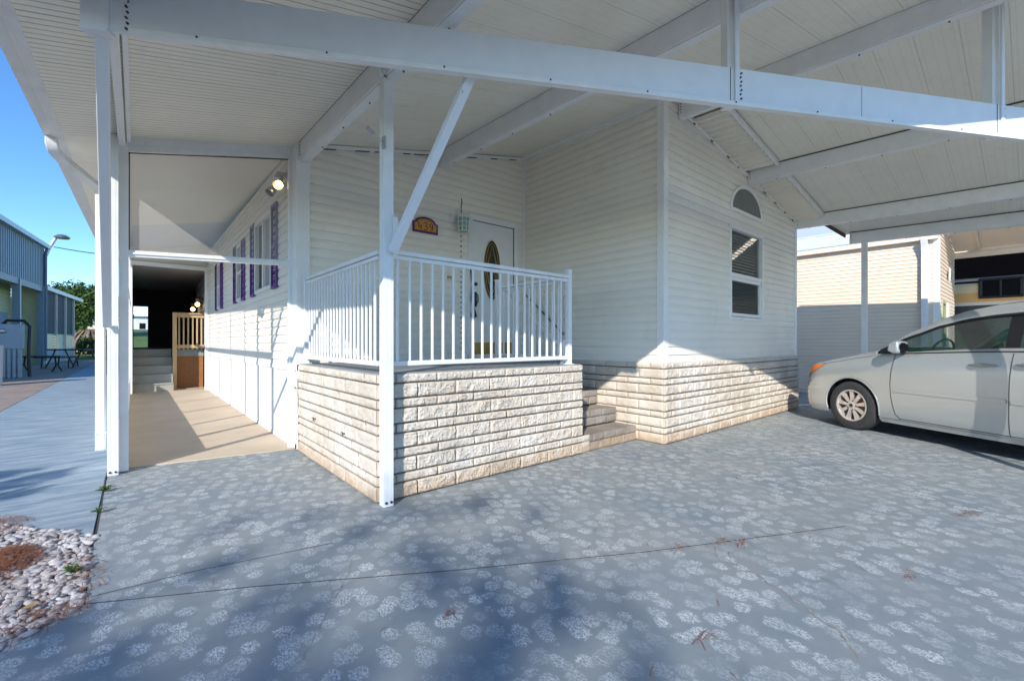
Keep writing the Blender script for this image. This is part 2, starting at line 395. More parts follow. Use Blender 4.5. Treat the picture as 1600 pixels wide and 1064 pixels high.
MB().prism([(-.14,5.8),(1.42,5.6),(1.42,15.6),(-.14,15.6)],'z',-.03,.012).build('walkway_floor',M['floor'],kind='structure')
MB().quad((-.05,5.0,-.02),(-3,9,-.02),(-9,9,-.02),(-9,-3,-.02),(.2,2,-.02)).build('flower_bed_soil',M['soil'],kind='structure')
# rising lawn far behind
lw=MB(); nx,ny=30,16; vs=[]
for j in range(ny+1):
    for i in range(nx+1):
        x=-40+i*3.0; y=42+j*3.; h=2.9*(1-math.cos(min(1,j/12)*math.pi))/2
        vs.append((x,y,-.03+h+.05*noise.noise(Vector((x*.2,y*.2,0)))))
lw.add(vs,[(j*(nx+1)+i,j*(nx+1)+i+1,(j+1)*(nx+1)+i+1,(j+1)*(nx+1)+i) for j in range(ny) for i in range(nx)])
lw.build('lawn_bank',M['grass'],smooth=True,kind='structure')
# joints in the concrete (sawn control joints)
def joint(pts,w=.008,z=.0015,name='control_joint'):
    m=MB()
    for a,b in zip(pts,pts[1:]):
        a=Vector((*a,z));b=Vector((*b,z)); r=(b-a).cross(Vector((0,0,1))).normalized()*w/2
        m.quad(a-r,b-r,b+r,a+r)
    o=m.build(name,M['gap']); o['kind']='structure'; return o
joint([(-0.175,2.928),(0.469,2.579),(1.361,2.041),(2.320,1.501),(3.669,0.839)],.007)
joint([(-0.166,2.997),(0.234,2.969),(0.935,2.828)],.006)
joint([(-0.213,5.569),(-0.201,4.612),(-0.198,3.908)],.009)

def crack(pts,w_,seed,mat):
    r_=random.Random(seed); q=[]
    for a,b in zip(pts,pts[1:]):
        a=Vector(a);b=Vector(b); k=max(2,int((b-a).length/.03))
        for i in range(k): q.append(a.lerp(b,i/k)+Vector((r_.gauss(0,.006),r_.gauss(0,.006))))
    m=MB()
    for a,b in zip(q,q[1:]):
        a=Vector((*a,.0018)); b=Vector((*b,.0018)); v=(b-a).cross(Vector((0,0,1))).normalized()*w_*r_.uniform(.3,.7); m.quad(a-v,b-v,b+v,a+v)
    o=m.build('concrete_crack',mat); o['kind']='structure'
M['crack']=paint('crack_dirt',(.30,.27,.25),.9,.3,sc=30)
crack([(0.959,2.551),(0.843,2.350),(0.623,2.051),(0.466,1.830)],.0028,1,M['ceil_dirt'])
crack([(2.751,1.314),(2.593,1.208),(2.557,0.983),(2.403,0.698),(2.322,0.554),(2.145,0.430)],.008,2,M['crack'])
crack([(1.835,1.770),(2.264,1.507),(2.663,1.319),(3.037,1.167),(3.448,0.946)],.007,3,M['crack'])

# ================================================================ HOUSE
house=T('mobile_home',(4.9,5.5,0),'white lap-sided mobile home with stone-faced base and arched window, behind the carport','house')
Yd,Yb,Xc,Xs=5.5,2.95,1.43,4.92
roofclip=lambda s,dz=0:[((5.3,3,4.30+dz),Vector((-s,-.035,1)))]
DW=MB(); siding(DW,'x',Yd,Xc,Xs,.98,4.6,-1,[(3.79,4.73,0,3.17)])
DW.box(Xc,Xs,Yd+.001,Yd+.10,.5,.98)
DW.build('entry_wall',M['siding'],house,clip=roofclip(.22,-.01))
SW=MB(); siding(SW,'y',Xs,Yb,Yd,.98,4.6,-1); SW.build('side_wall',M['siding'],house,clip=roofclip(.22,-.01))
wx0,wx1,wz0,wz1=6.70,7.93,1.58,2.985
BW=MB(); siding(BW,'x',Yb,Xs,9.5,.98,4.6,-1,[(wx0,wx1,wz0,wz1)]); BW.build('gable_wall',M['siding'],house,clip=[((5.3,3,4.29),Vector((-.22,-.035,1))),((5.3,3,4.29),Vector((.17,-.035,1)))])
ER=MB(); siding(ER,'y',9.5,Yb,14,.0,3.62,1); ER.build('right_wall',M['siding'],house)
# walkway wall with three windows
wins=[(6.72,7.80,1.98,3.06),(8.95,9.45,1.98,2.98),(11.45,11.95,1.98,2.98)]
CW=MB(); siding(CW,'y',Xc,5.5,13.88,.92,3.56,-1,wins); CW.build('walkway_wall',M['siding'],house,clip=roofclip(.22,-.01))
# seams where siding lengths overlap
for (x,z0,z1) in ((5.35,3.45,3.66),(5.52,3.02,3.12),(5.28,3.2,3.4),(5.55,2.05,2.2)):
    MB().box(x,x+.006,Yb-.016,Yb-.002,z0,z1).build('siding_seam',M['trim'],house)
# skirt panels with ribs
SK=MB(); 
for i in range(52):
    y=5.62+i*.16; SK.box(Xc-.004,Xc+.02,y,y+.145,.012,.92); SK.box(Xc+.004,Xc+.02,y+.145,y+.16,.012,.92)
SK.build('skirt',M['skirt'],house)
MB().box(Xc-.022,Xc+.01,5.62,13.88,.90,.955).build('skirt_rail',M['trim'],house,bevel=.004)
MB().box(Xc-.012,Xc+.01,5.62,13.88,.012,.05).build('skirt_base_rail',M['trim'],house)
# corner boards
cb=MB(); cb.box(Xs-.028,Xs+.075,Yb-.028,Yb-.0,.98,4.3); cb.box(Xs-.028,Xs,Yb,Yb+.07,.98,4.3); cb.build('corner_board',M['trim'],house,bevel=.004,clip=roofclip(.22,-.03))
cb=MB(); cb.box(Xs-.045,Xs-.002,Yd-.03,Yd-.016,1.0,4.36); cb.box(Xs-.02,Xs-.002,Yd-.05,Yd-.03,1.0,4.36); cb.build('corner_board',M['trim'],house)
cb=MB(); cb.box(9.44,9.53,Yb-.03,Yb,.98,3.58); cb.box(9.502,9.53,Yb,Yb+.08,.98,3.58); cb.build('corner_board',M['trim'],house,bevel=.004)
# door-wall left corner board next to screen jamb
MB().box(Xc-.03,Xc+.12,Yd-.035,5.66,.985,3.56).build('corner_board',M['trim'],house,bevel=.004)
# top trims following the roof (with dark gaps)
def slopebar(x0,x1,y,dy,dz,h,mat,name,parent,nseg=1):
    m=MB()
    m.bar((x0,y,CE(x0,y)-dz),(x1,y,CE(x1,y)-dz),dy,h); return m.build(name,mat,parent)
slopebar(Xc+.1,Xs-.02,Yd-.03,.03,.035,.04,M['trim'],'top_trim',house)
slopebar(5.34,9.5,Yb-.03,.025,.10,.035,M['trim'],'top_trim',house)
rr=random.Random(3)
x=5.6
while x<9.3:
    l=rr.uniform(.03,.1); m=MB(); m.bar((x,Yb-.036,CE(x,Yb)-.122),(x+l,Yb-.036,CE(x+l,Yb)-.122),.012,.012); m.build('trim_gap',M['gap'],house); x+=rr.uniform(.35,.6)
x=1.7
while x<4.8:
    l=rr.uniform(.04,.25); m=MB(); m.bar((x,Yd-.03,CE(x,Yd)-.060),(x+l,Yd-.03,CE(x+l,Yd)-.060),.02,.007); m.build('trim_gap',M['gap'],house); x+=l+rr.uniform(.05,.3)
m=MB(); m.bar((Xs-.03,Yb,CE(Xs,Yb)-.045),(Xs-.03,Yd,CE(Xs,Yd)-.045),.035,.04); m.bar((Xs-.05,Yb,CE(Xs,Yb)-.02),(Xs-.05,Yd,CE(Xs,Yd)-.02),.03,.02); m.build('top_trim',M['trim'],house)
# vented soffit of the gable: ribs run out from the wall
for n_,(x0,x1) in enumerate(((5.62,7.27),(7.43,9.46))):
    m=MB(); nr=int((x1-x0)/.125); 
    for i in range(nr):
        a=x0+(x1-x0)*i/nr; b=a+(x1-x0)/nr; mid=(a+b)/2
        for p,q,dz1,dz2 in ((a,a+.012,.055,.105),(a+.012,b,.105,.055)):
            m.quad((p,Yb-.02,CE(p,Yb)-dz1),(q,Yb-.02,CE(q,Yb)-dz2),(q,2.50,CE(q,2.5)-dz2),(p,2.50,CE(p,2.5)-dz1))
    m.build('vented_soffit',M['siding'],house)
    m=MB(); m.bar((x0,2.48,CE(x0,2.48)-.055),(x1,2.48,CE(x1,2.48)-.055),.035,.06); m.build('soffit_trim',M['trim'],house)
# stone-faced base of the bay
bs=MB(); mo=MB()
stonewall(bs,mo,(Xs-.03,Yb-.03),(9.55,Yb-.03),0,HT,(0,-1),.014,.36,5,.030,rough=.015)
stonewall(bs,mo,(Xs-.03,4.95),(Xs-.03,Yb-.03),0,HT,(-1,0),.016,.345,9,.026,rough=.008)
bs.build('stone_base',M['brick'],house,smooth=True)
mo.build('mortar',M['mortar'],house)
MB().box(Xs-.03,9.5,Yb-.03,Yb,.95,.982).build('base_cap',M['brick'],house)
MB().box(Xs-.03,Xs,Yb-.03,4.95,.95,.982).build('base_cap',M['brick'],house)
# gable window
win=MB(); 
t=.06
def rectframe(m,x0,x1,z0,z1,t,y0,y1):
    m.box(x0,x1,y0,y1,z1-t,z1); m.box(x0,x1,y0,y1,z0,z0+t); m.box(x0,x0+t,y0,y1,z0+t,z1-t); m.box(x1-t,x1,y0,y1,z0+t,z1-t); return m
wf=rectframe(MB(),wx0,wx1,wz0,wz1,.045,Yb-.035,Yb+.05).build('window',M['trim'],house,bevel=.004)
zm=(wz0+wz1)/2-.03
MB().box(wx0+.05,wx1-.05,Yb-.03,Yb+.03,zm-.03,zm+.03).build('sash_rail',M['trim'],wf,bevel=.003)
rectframe(MB(),wx0+.055,wx1-.055,wz0+.055,zm-.03,.05,Yb-.012,Yb+.02).build('lower_sash',M['trim'],wf,bevel=.003)
MB().box(wx0+.05,wx1-.05,Yb+.022,Yb+.028,wz0+.05,wz1-.05).build('pane',M['darkglass'],wf)
m=MB(); z=wz0+.06
while z<wz1-.06: 
    m.bar((wx0+.06,Yb+.06,z),(wx1-.06,Yb+.06,z),.044,.002,up=(0,-.9 if z>zm else -.25,1)); z+=.048
m.build('blind',M['blind'],wf)
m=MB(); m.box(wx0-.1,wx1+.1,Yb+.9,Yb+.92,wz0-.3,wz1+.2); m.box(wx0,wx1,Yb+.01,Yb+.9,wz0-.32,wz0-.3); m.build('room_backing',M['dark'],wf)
# arched window over it
ax0,ax1,az0=6.70,7.88,3.21; acx=(ax0+ax1)/2; ra=(ax1-ax0)/2; ah=.46
def arc(r,h,n=20): return [(acx+r*math.cos(math.pi*i/n),az0+h*math.sin(math.pi*i/n)) for i in range(n+1)]
o1=arc(ra,ah); i1=[(x,z+.045) for x,z in arc(ra-.06,ah-.1)]
m=MB(); n_=len(o1)
for y,fl in ((Yb-.04,1),):
    for i in range(n_-1): m.quad((*[o1[i][0],y,o1[i][1]],),(o1[i+1][0],y,o1[i+1][1]),(i1[i+1][0],y,i1[i+1][1]),(i1[i][0],y,i1[i][1]))
m.quad((o1[0][0],y,o1[0][1]),(i1[0][0],y,i1[0][1]),(i1[-1][0],y,i1[-1][1]),(o1[-1][0],y,o1[-1][1]))
for P,Q in ((o1,0),(i1,1)):
    for i in range(n_-1): m.quad((P[i][0],Yb-.04,P[i][1]),(P[i+1][0],Yb-.04,P[i+1][1]),(P[i+1][0],Yb-.0,P[i+1][1]),(P[i][0],Yb,P[i][1]))
    m.quad((P[0][0],Yb-.04,P[0][1]),(P[-1][0],Yb-.04,P[-1][1]),(P[-1][0],Yb,P[-1][1]),(P[0][0],Yb,P[0][1]))
af=m.build('arched_window',M['trim'],house)
m=MB(); m.add([(x,Yb-.030,z) for x,z in i1],[tuple(range(n_))]); m.build('pane',paint('arched_pane',(.13,.135,.13),.12,.1),af)
# walkway windows with shutters
for k,(y0,y1,z0,z1) in enumerate(wins):
    m=MB()
    for a,b,c,d in ((y0,y1,z1-.05,z1),(y0,y1,z0,z0+.05),(y0,y0+.05,z0+.05,z1-.05),(y1-.05,y1,z0+.05,z1-.05)): m.box(Xc-.035,Xc+.04,a,b,c,d)
    if k==0: m.box(Xc-.03,Xc+.02,(y0+y1)/2-.025,(y0+y1)/2+.025,z0+.05,z1-.05)
    else: m.box(Xc-.03,Xc+.02,y0+.05,y1-.05,(z0+z1)/2-.02,(z0+z1)/2+.02)
    f=m.build('window',M['trim'],house,bevel=.003)
    MB().box(Xc+.022,Xc+.028,y0+.03,y1-.03,z0+.03,z1-.03).build('pane',M['smoke'],f)
    if k==0: MB().box(Xc+.012,Xc+.02,y0+.05,(y0+y1)/2-.03,z0+.05,z1-.05).build('insect_screen',paint('grey_mesh',(.30,.30,.28),.7,.05),f)
    for s0,s1 in ((y0-.33,y0-.03),(y1+.03,y1+.33)) if k==0 else ((y0-.30,y0-.02),(y1+.02,y1+.30)):
        m=MB(); m.box(Xc-.04,Xc-.012,s0,s0+.035,z0-.02,z1+.02); m.box(Xc-.04,Xc-.012,s1-.035,s1,z0-.02,z1+.02)
        for zz in (z0-.02,z1-.02,(z0+z1)/2-.02): m.box(Xc-.039,Xc-.012,s0+.035,s1-.035,zz,zz+.04)
        z=z0+.03
        while z<z1-.03: m.quad((Xc-.038,s0+.035,z),(Xc-.038,s1-.035,z),(Xc-.014,s1-.035,z+.034),(Xc-.014,s0+.035,z+.034)); z+=.04
        m.box(Xc-.014,Xc-.008,s0+.035,s1-.035,z0-.02,z1+.02)
        m.build('shutter',M['purple'],house)
# front door
dx0,dx1,dz0,dz1=3.85,4.68,1.0,3.08
m=MB(); m.box(dx0-.07,dx0,Yd-.05,Yd+.05,dz0,dz1+.08); m.box(dx1,dx1+.07,Yd-.05,Yd+.05,dz0,dz1+.08); m.box(dx0,dx1,Yd-.05,Yd+.05,dz1,dz1+.08); 
m.box(dx0-.07,dx1+.07,Yd-.07,Yd+.05,dz0-.0,dz0+.03); m.build('door_frame',M['trim'],house,bevel=.004)
m=MB(); m.box(dx0+.004,dx1-.006,Yd-.012,Yd+.03,dz0+.032,dz1-.006); door=m.build('front_door',M['trim'],house,bevel=.003)
m=MB(); m.box(dx1-.008,dx1-.001,Yd-.02,Yd-.01,dz0+.03,dz1); m.box(dx0,dx1,Yd-.02,Yd-.01,dz1-.007,dz1-.001); m.build('door_gap',M['gap'],house)
ocx,ocz=4.235,2.36
def oval(rx,rz,y,n=40): return [(ocx+rx*math.cos(2*math.pi*i/n),y,ocz+rz*math.sin(2*math.pi*i/n)) for i in range(n)]
def ring(m,a,b): 
    n=len(a); m.add(a+b,[(i,(i+1)%n,n+(i+1)%n,n+i) for i in range(n)])
m=MB(); ring(m,oval(.20,.50,Yd-.013),oval(.185,.485,Yd-.032)); ring(m,oval(.185,.485,Yd-.032),oval(.165,.465,Yd-.022)); m.build('oval_frame',M['trim'],door,smooth=True)
m=MB(); m.add(oval(.168,.468,Yd-.020),[tuple(range(40))]); m.build('oval_glass',paint('leaded_glass',(.05,.045,.03),.15,.35,sc=14),door)
m=MB(); 
for r_ in ((.163,.463),(.13,.42)): ring(m,oval(*r_,Yd-.024),oval(r_[0]-.010,r_[1]-.010,Yd-.024))
for sx in (-1,1):
    m.tube([(ocx+sx*.10*math.sin(math.pi*t/10)*(1 if t<6 else .9),Yd-.024,ocz-.38+.76*t/10) for t in range(11)],.004,6)
    m.tube([(ocx+sx*(.02+.05*abs(math.sin(2*math.pi*t/10))),Yd-.024,ocz-.25+.5*t/10) for t in range(11)],.003,6)
m.build('leading',M['brass'],door)
MB().box(dx0+.04,dx1-.04,Yd-.018,Yd-.0115,dz0+.06,dz0+.24).build('kick_plate',M['brass'],door)
m=MB(); m.box(dx0+.05,dx0+.09,Yd-.03,Yd-.018,1.78,2.0)
m.tube([(dx0+.07,Yd-.03,1.98),(dx0+.07,Yd-.08,1.95),(dx0+.07,Yd-.085,1.86),(dx0+.07,Yd-.03,1.80)],.009,8); m.build('handle',M['screw'],door,smooth=True)
m=MB(); m.cyl((dx0+.07,Yd-.012,2.12),(dx0+.07,Yd-.035,2.12),.028); m.build('door_lock',M['screw'],door,smooth=True)
# house roof above (outside)
m=MB()
for (x0,x1) in ((-.05,5.3),(5.3,9.8)):
    y0=5.8 if x0<5 else 3.2
    m.add([(x0,y0,CE(x0,y0)+.12),(x1,y0,CE(x1,y0)+.12),(x1,15,CE(x1,15)-.1),(x0,15,CE(x0,15)-.1)],[(0,1,2,3)])
m.build('roof',M['roof'],house)

# ================================================================ ENTRY STOOP
sx0,sx1,sy0=1.43,3.80,3.29
stoop=T('entry_stoop',(sx0,sy0,0),'raised entry stoop faced in cream split stone with grey floor, under the house number','stoop')
bs=MB(); mo=MB()
stonewall(bs,mo,(sx0,sy0),(sx1,sy0),0,HT,(0,-1),.0095,.375,1,.027,rough=.013,vg=.009)
stonewall(bs,mo,(sx0,5.42),(sx0,sy0),0,HT,(-1,0),.011,.30,2,.024,rough=.009,vg=.016)
stonewall(bs,mo,(sx1,sy0),(sx1,3.7),0,HT,(1,0),.02,.30,3,.026)
bs.build('stone_facing',M['brick'],stoop,smooth=True)
mo.build('mortar',M['mortar'],stoop)
MB().prism([(sx0+.0,sy0),(sx1,sy0),(sx1,4.55),(Xs-.05,4.55),(Xs-.05,Yd-.02),(sx0,Yd-.02)],'z',.90,1.0).build('floor_slab',M['stoopfloor'],stoop,bevel=.005)
m=MB(); m.box(sx1-.02,Xs-.05,4.5,4.56,0,.90); m.build('riser',M['brickstep'],stoop)
# widened foot of the front wall
bs=MB(); mo=MB(); stonewall(bs,mo,(sx1,sy0-.0),(sx1+.13,sy0-.0),0,HT[:2],(0,-1),.014,.2,4,.022); bs.build('foot_block',M['brick'],stoop,smooth=True)
MB().box(sx1+.001,sx1+.13,sy0-.001,3.36,0,.155).build('foot_block_core',M['brick'],stoop)
steps=T('entry_steps',(4.35,3.3,0),'worn brown stone steps between the stoop and the gable wall','steps')
for k in range(4):
    y0=3.31+k*.31; z1=.2*(k+1); x1=Xs-.055
    bs=MB(); mo=MB(); stonewall(bs,mo,(sx1+.022+(.11 if k==0 else 0),y0),(x1,y0),.2*k,[.1,.09],(0,-1),.015,.22,20+k,.016,.01)
    st=MB().box(sx1+.024+(.11 if k==0 else 0),x1,y0+.001,4.55 if k==3 else y0+.318,max(0,.2*k-.001),z1-.012).build('step',M['brickstep'],steps,bevel=.006)
    bs.build('step_facing',M['brickstep'],st,smooth=True); mo.build('mortar',M['mortar'],st)
# rope hooks on the left face
for i,(px_,z_) in enumerate(((4.78,.46),(3.95,.44))):
    y_=px_; m=MB(); c=Vector((sx0-.045,y_,z_)); 
    m.tube([c+Vector((-.0,.022*math.cos(t*.55),.016*math.sin(t*.55))) for t in range(11)],.004,6); m.cyl((sx0-.02,y_-.02,z_+.004),(sx0-.05,y_-.02,z_+.004),.006)
    o=m.build('wall_hook',M['screw']); rebase(o,(sx0-.03,y_,z_))
    tag(o,['small dark steel ring hook in the stone facing, nearer the screened walkway','small dark steel ring hook in the stone facing, nearer the white corner post'][i],'hook','ring hooks on the stoop side')

# railings: every stick a part
def railing(t,p,q,zb,zt,nb,posts=(1,1),first=None):
    p=Vector((*p,0));q=Vector((*q,0)); d=q-p
    MB().bar((p.x,p.y,zt),(q.x,q.y,zt),.045,.035).build('top_rail',M['white'],t,bevel=.006)
    MB().bar((p.x,p.y,zt-.042),(q.x,q.y,zt-.042),.028,.03).build('top_channel',M['white'],t,bevel=.003)
    MB().bar((p.x,p.y,zb),(q.x,q.y,zb),.04,.04).build('bottom_rail',M['white'],t,bevel=.005)
    b=None; an=math.atan2(d.y,d.x)
    for i in range(nb):
        c=p+d*((i+1)/(nb+1))
        if b is None:
            mm=MB(); mm.box(-.009,.009,-.009,.009,zb,zt-.045); b=mm.build('baluster',M['white'],t,bevel=.002,local=True); o=b
        else: o=b.copy(); COL.objects.link(o); o.parent=t
        o.location=c-t.location; o.rotation_euler=(0,0,an)
rail=T('porch_railing',(sx0+.06,sy0+.06,1.0),'white metal picket railing with square balusters round the stoop','railing')
railing(rail,(1.50,3.32),(3.63,3.34),1.075,1.965,19)
railing(rail,(1.49,3.40),(1.49,5.36),1.075,1.965,21)
railing(rail,(3.67,3.42),(3.67,4.60),1.075,1.965,11)
for (x,y,zb,zt) in ((3.655,3.345,1.0,2.035),(3.67,4.63,1.0,2.06),(1.49,5.40,1.0,2.0)):
    m=MB(); m.box(x-.026,x+.026,y-.026,y+.026,zb,zt); m.box(x-.032,x+.032,y-.032,y+.032,zt-.004,zt+.012); m.box(x-.05,x+.05,y-.045,y+.045,zb,zb+.008); m.build('post',M['white'],rail,bevel=.003)
m=MB(); m.bar((3.75,4.55,1.93),(3.75,3.62,1.24),.03,.03); m.build('stair_handrail',M['white'],rail,bevel=.003)
m=MB(); m.box(3.73,3.775,3.50,3.545,.2,1.27); m.build('stair_post',M['white'],rail,bevel=.003)
m=MB(); m.bar((4.86,5.42,2.04),(4.86,4.55,1.36),.018,.02); m.tube([(4.86,5.0,1.71),(4.91,5.0,1.68)],.008,6); o=m.build('grab_rail',M['greymetal']); rebase(o,(4.86,5.42,2.04)); tag(o,'thin sloping grey grab rail on the side wall above the steps','handrail')

# ================================================================ CARPORT
cp=T('carport',(1.456,3.2,0),'white aluminium carport with sloping panel roof, deep cross beam and slim posts','carport')
def plane_panel(m,pl,th=.07):
    lo=[(x,y,CE(x,y)) for x,y in pl]; hi=[(x,y,CE(x,y)+th) for x,y in pl]; n=len(pl)
    m.add(lo+hi,[tuple(range(n)),tuple(range(2*n-1,n-1,-1))]+[(i,n+i,n+(i+1)%n,(i+1)%n) for i in range(n)])
L0,RG,R0_=-.50,5.3,10.70
m=MB(); plane_panel(m,[(L0,EDGE(L0)),(1.456,EDGE(1.456)),(1.456,5.68),(L0,5.68)]); m.build('ribbed_roof_panel',M['ceil_ribbed'],cp)
m=MB(); plane_panel(m,[(1.456,EDGE(1.456)),(RG,EDGE(RG)),(RG,5.6),(1.456,5.6)]); plane_panel(m,[(RG,EDGE(RG)),(9.7,EDGE(9.7)),(9.7,3.1),(RG,3.1)]); plane_panel(m,[(9.7,EDGE(9.7)),(R0_,EDGE(R0_)),(R0_,2.42),(9.7,2.60)]); m.build('wide_roof_panel',M['ceil_wide'],cp)
m=MB(); plane_panel(m,[(L0,5.68),(1.456,5.68),(1.456,13.9),(L0,13.9)]); m.build('walkway_roof_panel',M['ceil_plain'],cp)
m=MB(); m.bar((9.70,2.62,CE(9.7,2.6)-.02),(R0_,2.44,CE(R0_,2.44)-.02),.02,.08); m.build('end_flashing',paint('rusty_brown_edge',(.10,.06,.045),.8,.3),cp)
# front fascia along the roof edge
m=MB(); 
for a,b in ((L0,RG),(RG,R0_)): m.bar((a,EDGE(a),CE(a,EDGE(a))-.01),(b,EDGE(b),CE(b,EDGE(b))-.01),.04,.18)
m.build('front_fascia',M['white'],cp)
# rafters: C sections with a lip underneath
RX=[(1.456,EDGE(1.456)+.1,5.46),(3.30,EDGE(3.3)+.1,5.46),(5.26,EDGE(5.26)+.1,2.92),(7.35,EDGE(7.35)+.1,2.92),(9.47,EDGE(9.47)+.1,2.92),(10.62,EDGE(10.62)+.1,2.35)]
for i,(x,y0,y1) in enumerate(RX):
    m=MB(); dz=.105; m.bar((x,y0,CE(x,y0)-dz),(x,y1,CE(x,y1)-dz),.05,.205)
    r_=m.build('rafter',M['white'],cp,bevel=.004)
    m=MB(); m.bar((x+.03,y0,CE(x,y0)-.213),(x+.03,y1,CE(x,y1)-.213),.085,.012); m.build('rafter_lip',M['white'],r_,bevel=.002)
    m=MB(); m.bar((x-.03,y0,CE(x,y0)-.005),(x-.03,y1,CE(x,y1)-.005),.012,.010 if i>2 else .004); m.build('rafter_gap',M['gap'] if i>2 else M['ceil_dirt'],r_)
    y=y0+.3
    while y<y1: m=MB(); m.cyl((x+.045,y,CE(x,y)-.219),(x+.045,y,CE(x,y)-.228),.007,8); m.build('lip_screw',M['screw'],r_); y+=.62
    for q in range(4): m=MB(); m.cyl((x-.024,y1-.03,CE(x,y1)-.05-q*.035),(x-.032,y1-.03,CE(x,y1)-.05-q*.035),.006,6); m.build('end_screw',M['screw'],r_)
m=MB(); x=-.1; m.bar((x,3.3,CE(x,3.3)-.04),(x,5.66,CE(x,5.66)-.04),.05,.09); m.bar((x+.05,2.4,CE(x,2.4)-.02),(x+.05,5.66,CE(x,5.66)-.02),.03,.03); m.build('edge_rafter',M['white'],cp,bevel=.003)
# deep cross beam
b0=Vector((-.125,3.25)); bd=Vector((3.375,-1.863)).normalized(); bn=Vector((bd.y,-bd.x))  # bn towards camera
if bn.y>0: bn=-bn
def BP(s,off=0,z=0): p=b0+bd*s+bn*off; return Vector((p.x,p.y,z))
ZB,ZT=2.93,3.195
m=MB(); m.bar(BP(-.02,-.012,(ZB+ZT)/2),BP(9.4,-.012,(ZB+ZT)/2),.024,ZT-ZB); beam=m.build('cross_beam',M['beam'],cp,bevel=.004)
m=MB(); m.bar(BP(.12,-.006,ZB-.004),BP(9.4,-.006,ZB-.004),.05,.008); m.bar(BP(.12,.019,ZB+.004),BP(9.4,.019,ZB+.004),.006,.03); m.build('beam_flange',M['white'],beam,bevel=.002)
m=MB(); m.bar(BP(.12,.001,ZB+.023),BP(9.4,.001,ZB+.023),.003,.0035); m.build('flange_shadow_line',M['gap'],beam)  # dark strip painted in as the shadow line between web and flange
s=.45
while s<7: m=MB(); m.cyl(BP(s,.015,ZB+.010),BP(s,.026,ZB+.010),.006,8); m.build('screw',M['screw'],beam); s+=.68
for ss in (3.90,6.36,.10):
    for q in range(8): m=MB(); m.cyl(BP(ss+.006*(q%2),-.002,ZB+.02+q*.03),BP(ss+.006*(q%2),.010,ZB+.02+q*.03),.006,8); m.build('screw',M['screw'],beam)
for ss in (4.95,): MB().bar(BP(ss,.0005,ZB+.01),BP(ss,.0005,ZT-.01),.003,.003,up=(1,0,0)).build('splice_line',M['greymetal'],beam)
# end bracket of the beam at the left
m=MB(); m.bar(BP(-.11,-.01,3.07),BP(.02,-.01,3.07),.05,.27); m.bar(BP(-.11,-.012,2.925),BP(.02,-.012,2.925),.07,.02); m.build('end_bracket',M['beam'],beam,bevel=.004)
# struts carrying the roof above the beam
for ss,x in ((3.856,3.3),(6.33,5.26)):
    p=BP(ss,-.065,0); top=CE(p.x,p.y)-.0
    m=MB(); m.bar((p.x,p.y,ZB+.01),(p.x,p.y,top),.075,.075,up=(bd.x,bd.y,0)); st_=m.build('strut',M['white'],cp,bevel=.004)
    m=MB(); q=BP(ss+.012,.008,0); m.bar((q.x,q.y,ZB-.0),(q.x,q.y,top),.035,.014,up=(bn.x,bn.y,0)); m.build('strut_strap',M['beam'],st_,bevel=.003)
    m=MB(); q=BP(ss-.035,.0015,0); m.bar((q.x,q.y,ZB+.01),(q.x,q.y,ZT),.004,.003,up=(bn.x,bn.y,0)); m.build('gap_line',M['gap'],st_)
# posts
def post(x,y,z1,wd=.078,name='post'):
    m=MB(); m.box(x-wd/2,x+wd/2,y-wd/2,y+wd/2,.004,z1)
    for dx in (-.018,.018): m.box(x+dx-.0015,x+dx+.0015,y-wd/2-.0015,y-wd/2,.05,z1)
    o=m.build(name,M['white'],cp,bevel=.006)
    m=MB()
    for dx in (-.02,.02): m.cyl((x+dx,y-wd/2,.035),(x+dx,y-wd/2-.008,.035),.010,10)
    m.build('anchor_bolt',M['screw'],o); return o
pc=post(1.46,3.205,CE(1.46,3.2)-.21)
m=MB(); 
for k in range(2): m.cyl((1.425,3.16,3.33-k*.055),(1.425,3.145,3.33-k*.055),.015,10)
m.box(1.425-.04,1.425+.03,3.166,3.172,3.24,3.37); m.build('post_plate',M['white'],pc)
post(-.163,5.60,CE(-.18,5.6)-.0)
prr=Vector((6.41,-.12,0)); post(prr.x,prr.y,ZB-.015,.085)
pr2=(10.62,2.12); post(*pr2,CE(*pr2)-.2,.085)
post(10.62,-2.6,CE(10.62,-2.6)-.2,.09)
# diagonal braces
def brace(a,b,name='brace'):
    m=MB(); m.bar(a,b,.062,.055,up=(0,1,0)); o=m.build(name,M['beam'],cp,bevel=.005); return o
brace((1.478,3.14,1.93),(1.655,2.33,3.00))
brace((-.20,5.52,1.40),(-.14,3.30,2.95))
# clips where the braces meet
m=MB(); m.box(1.49,1.53,3.155,3.165,1.9,2.2); 
m.build('brace_bracket',M['white'],pc)
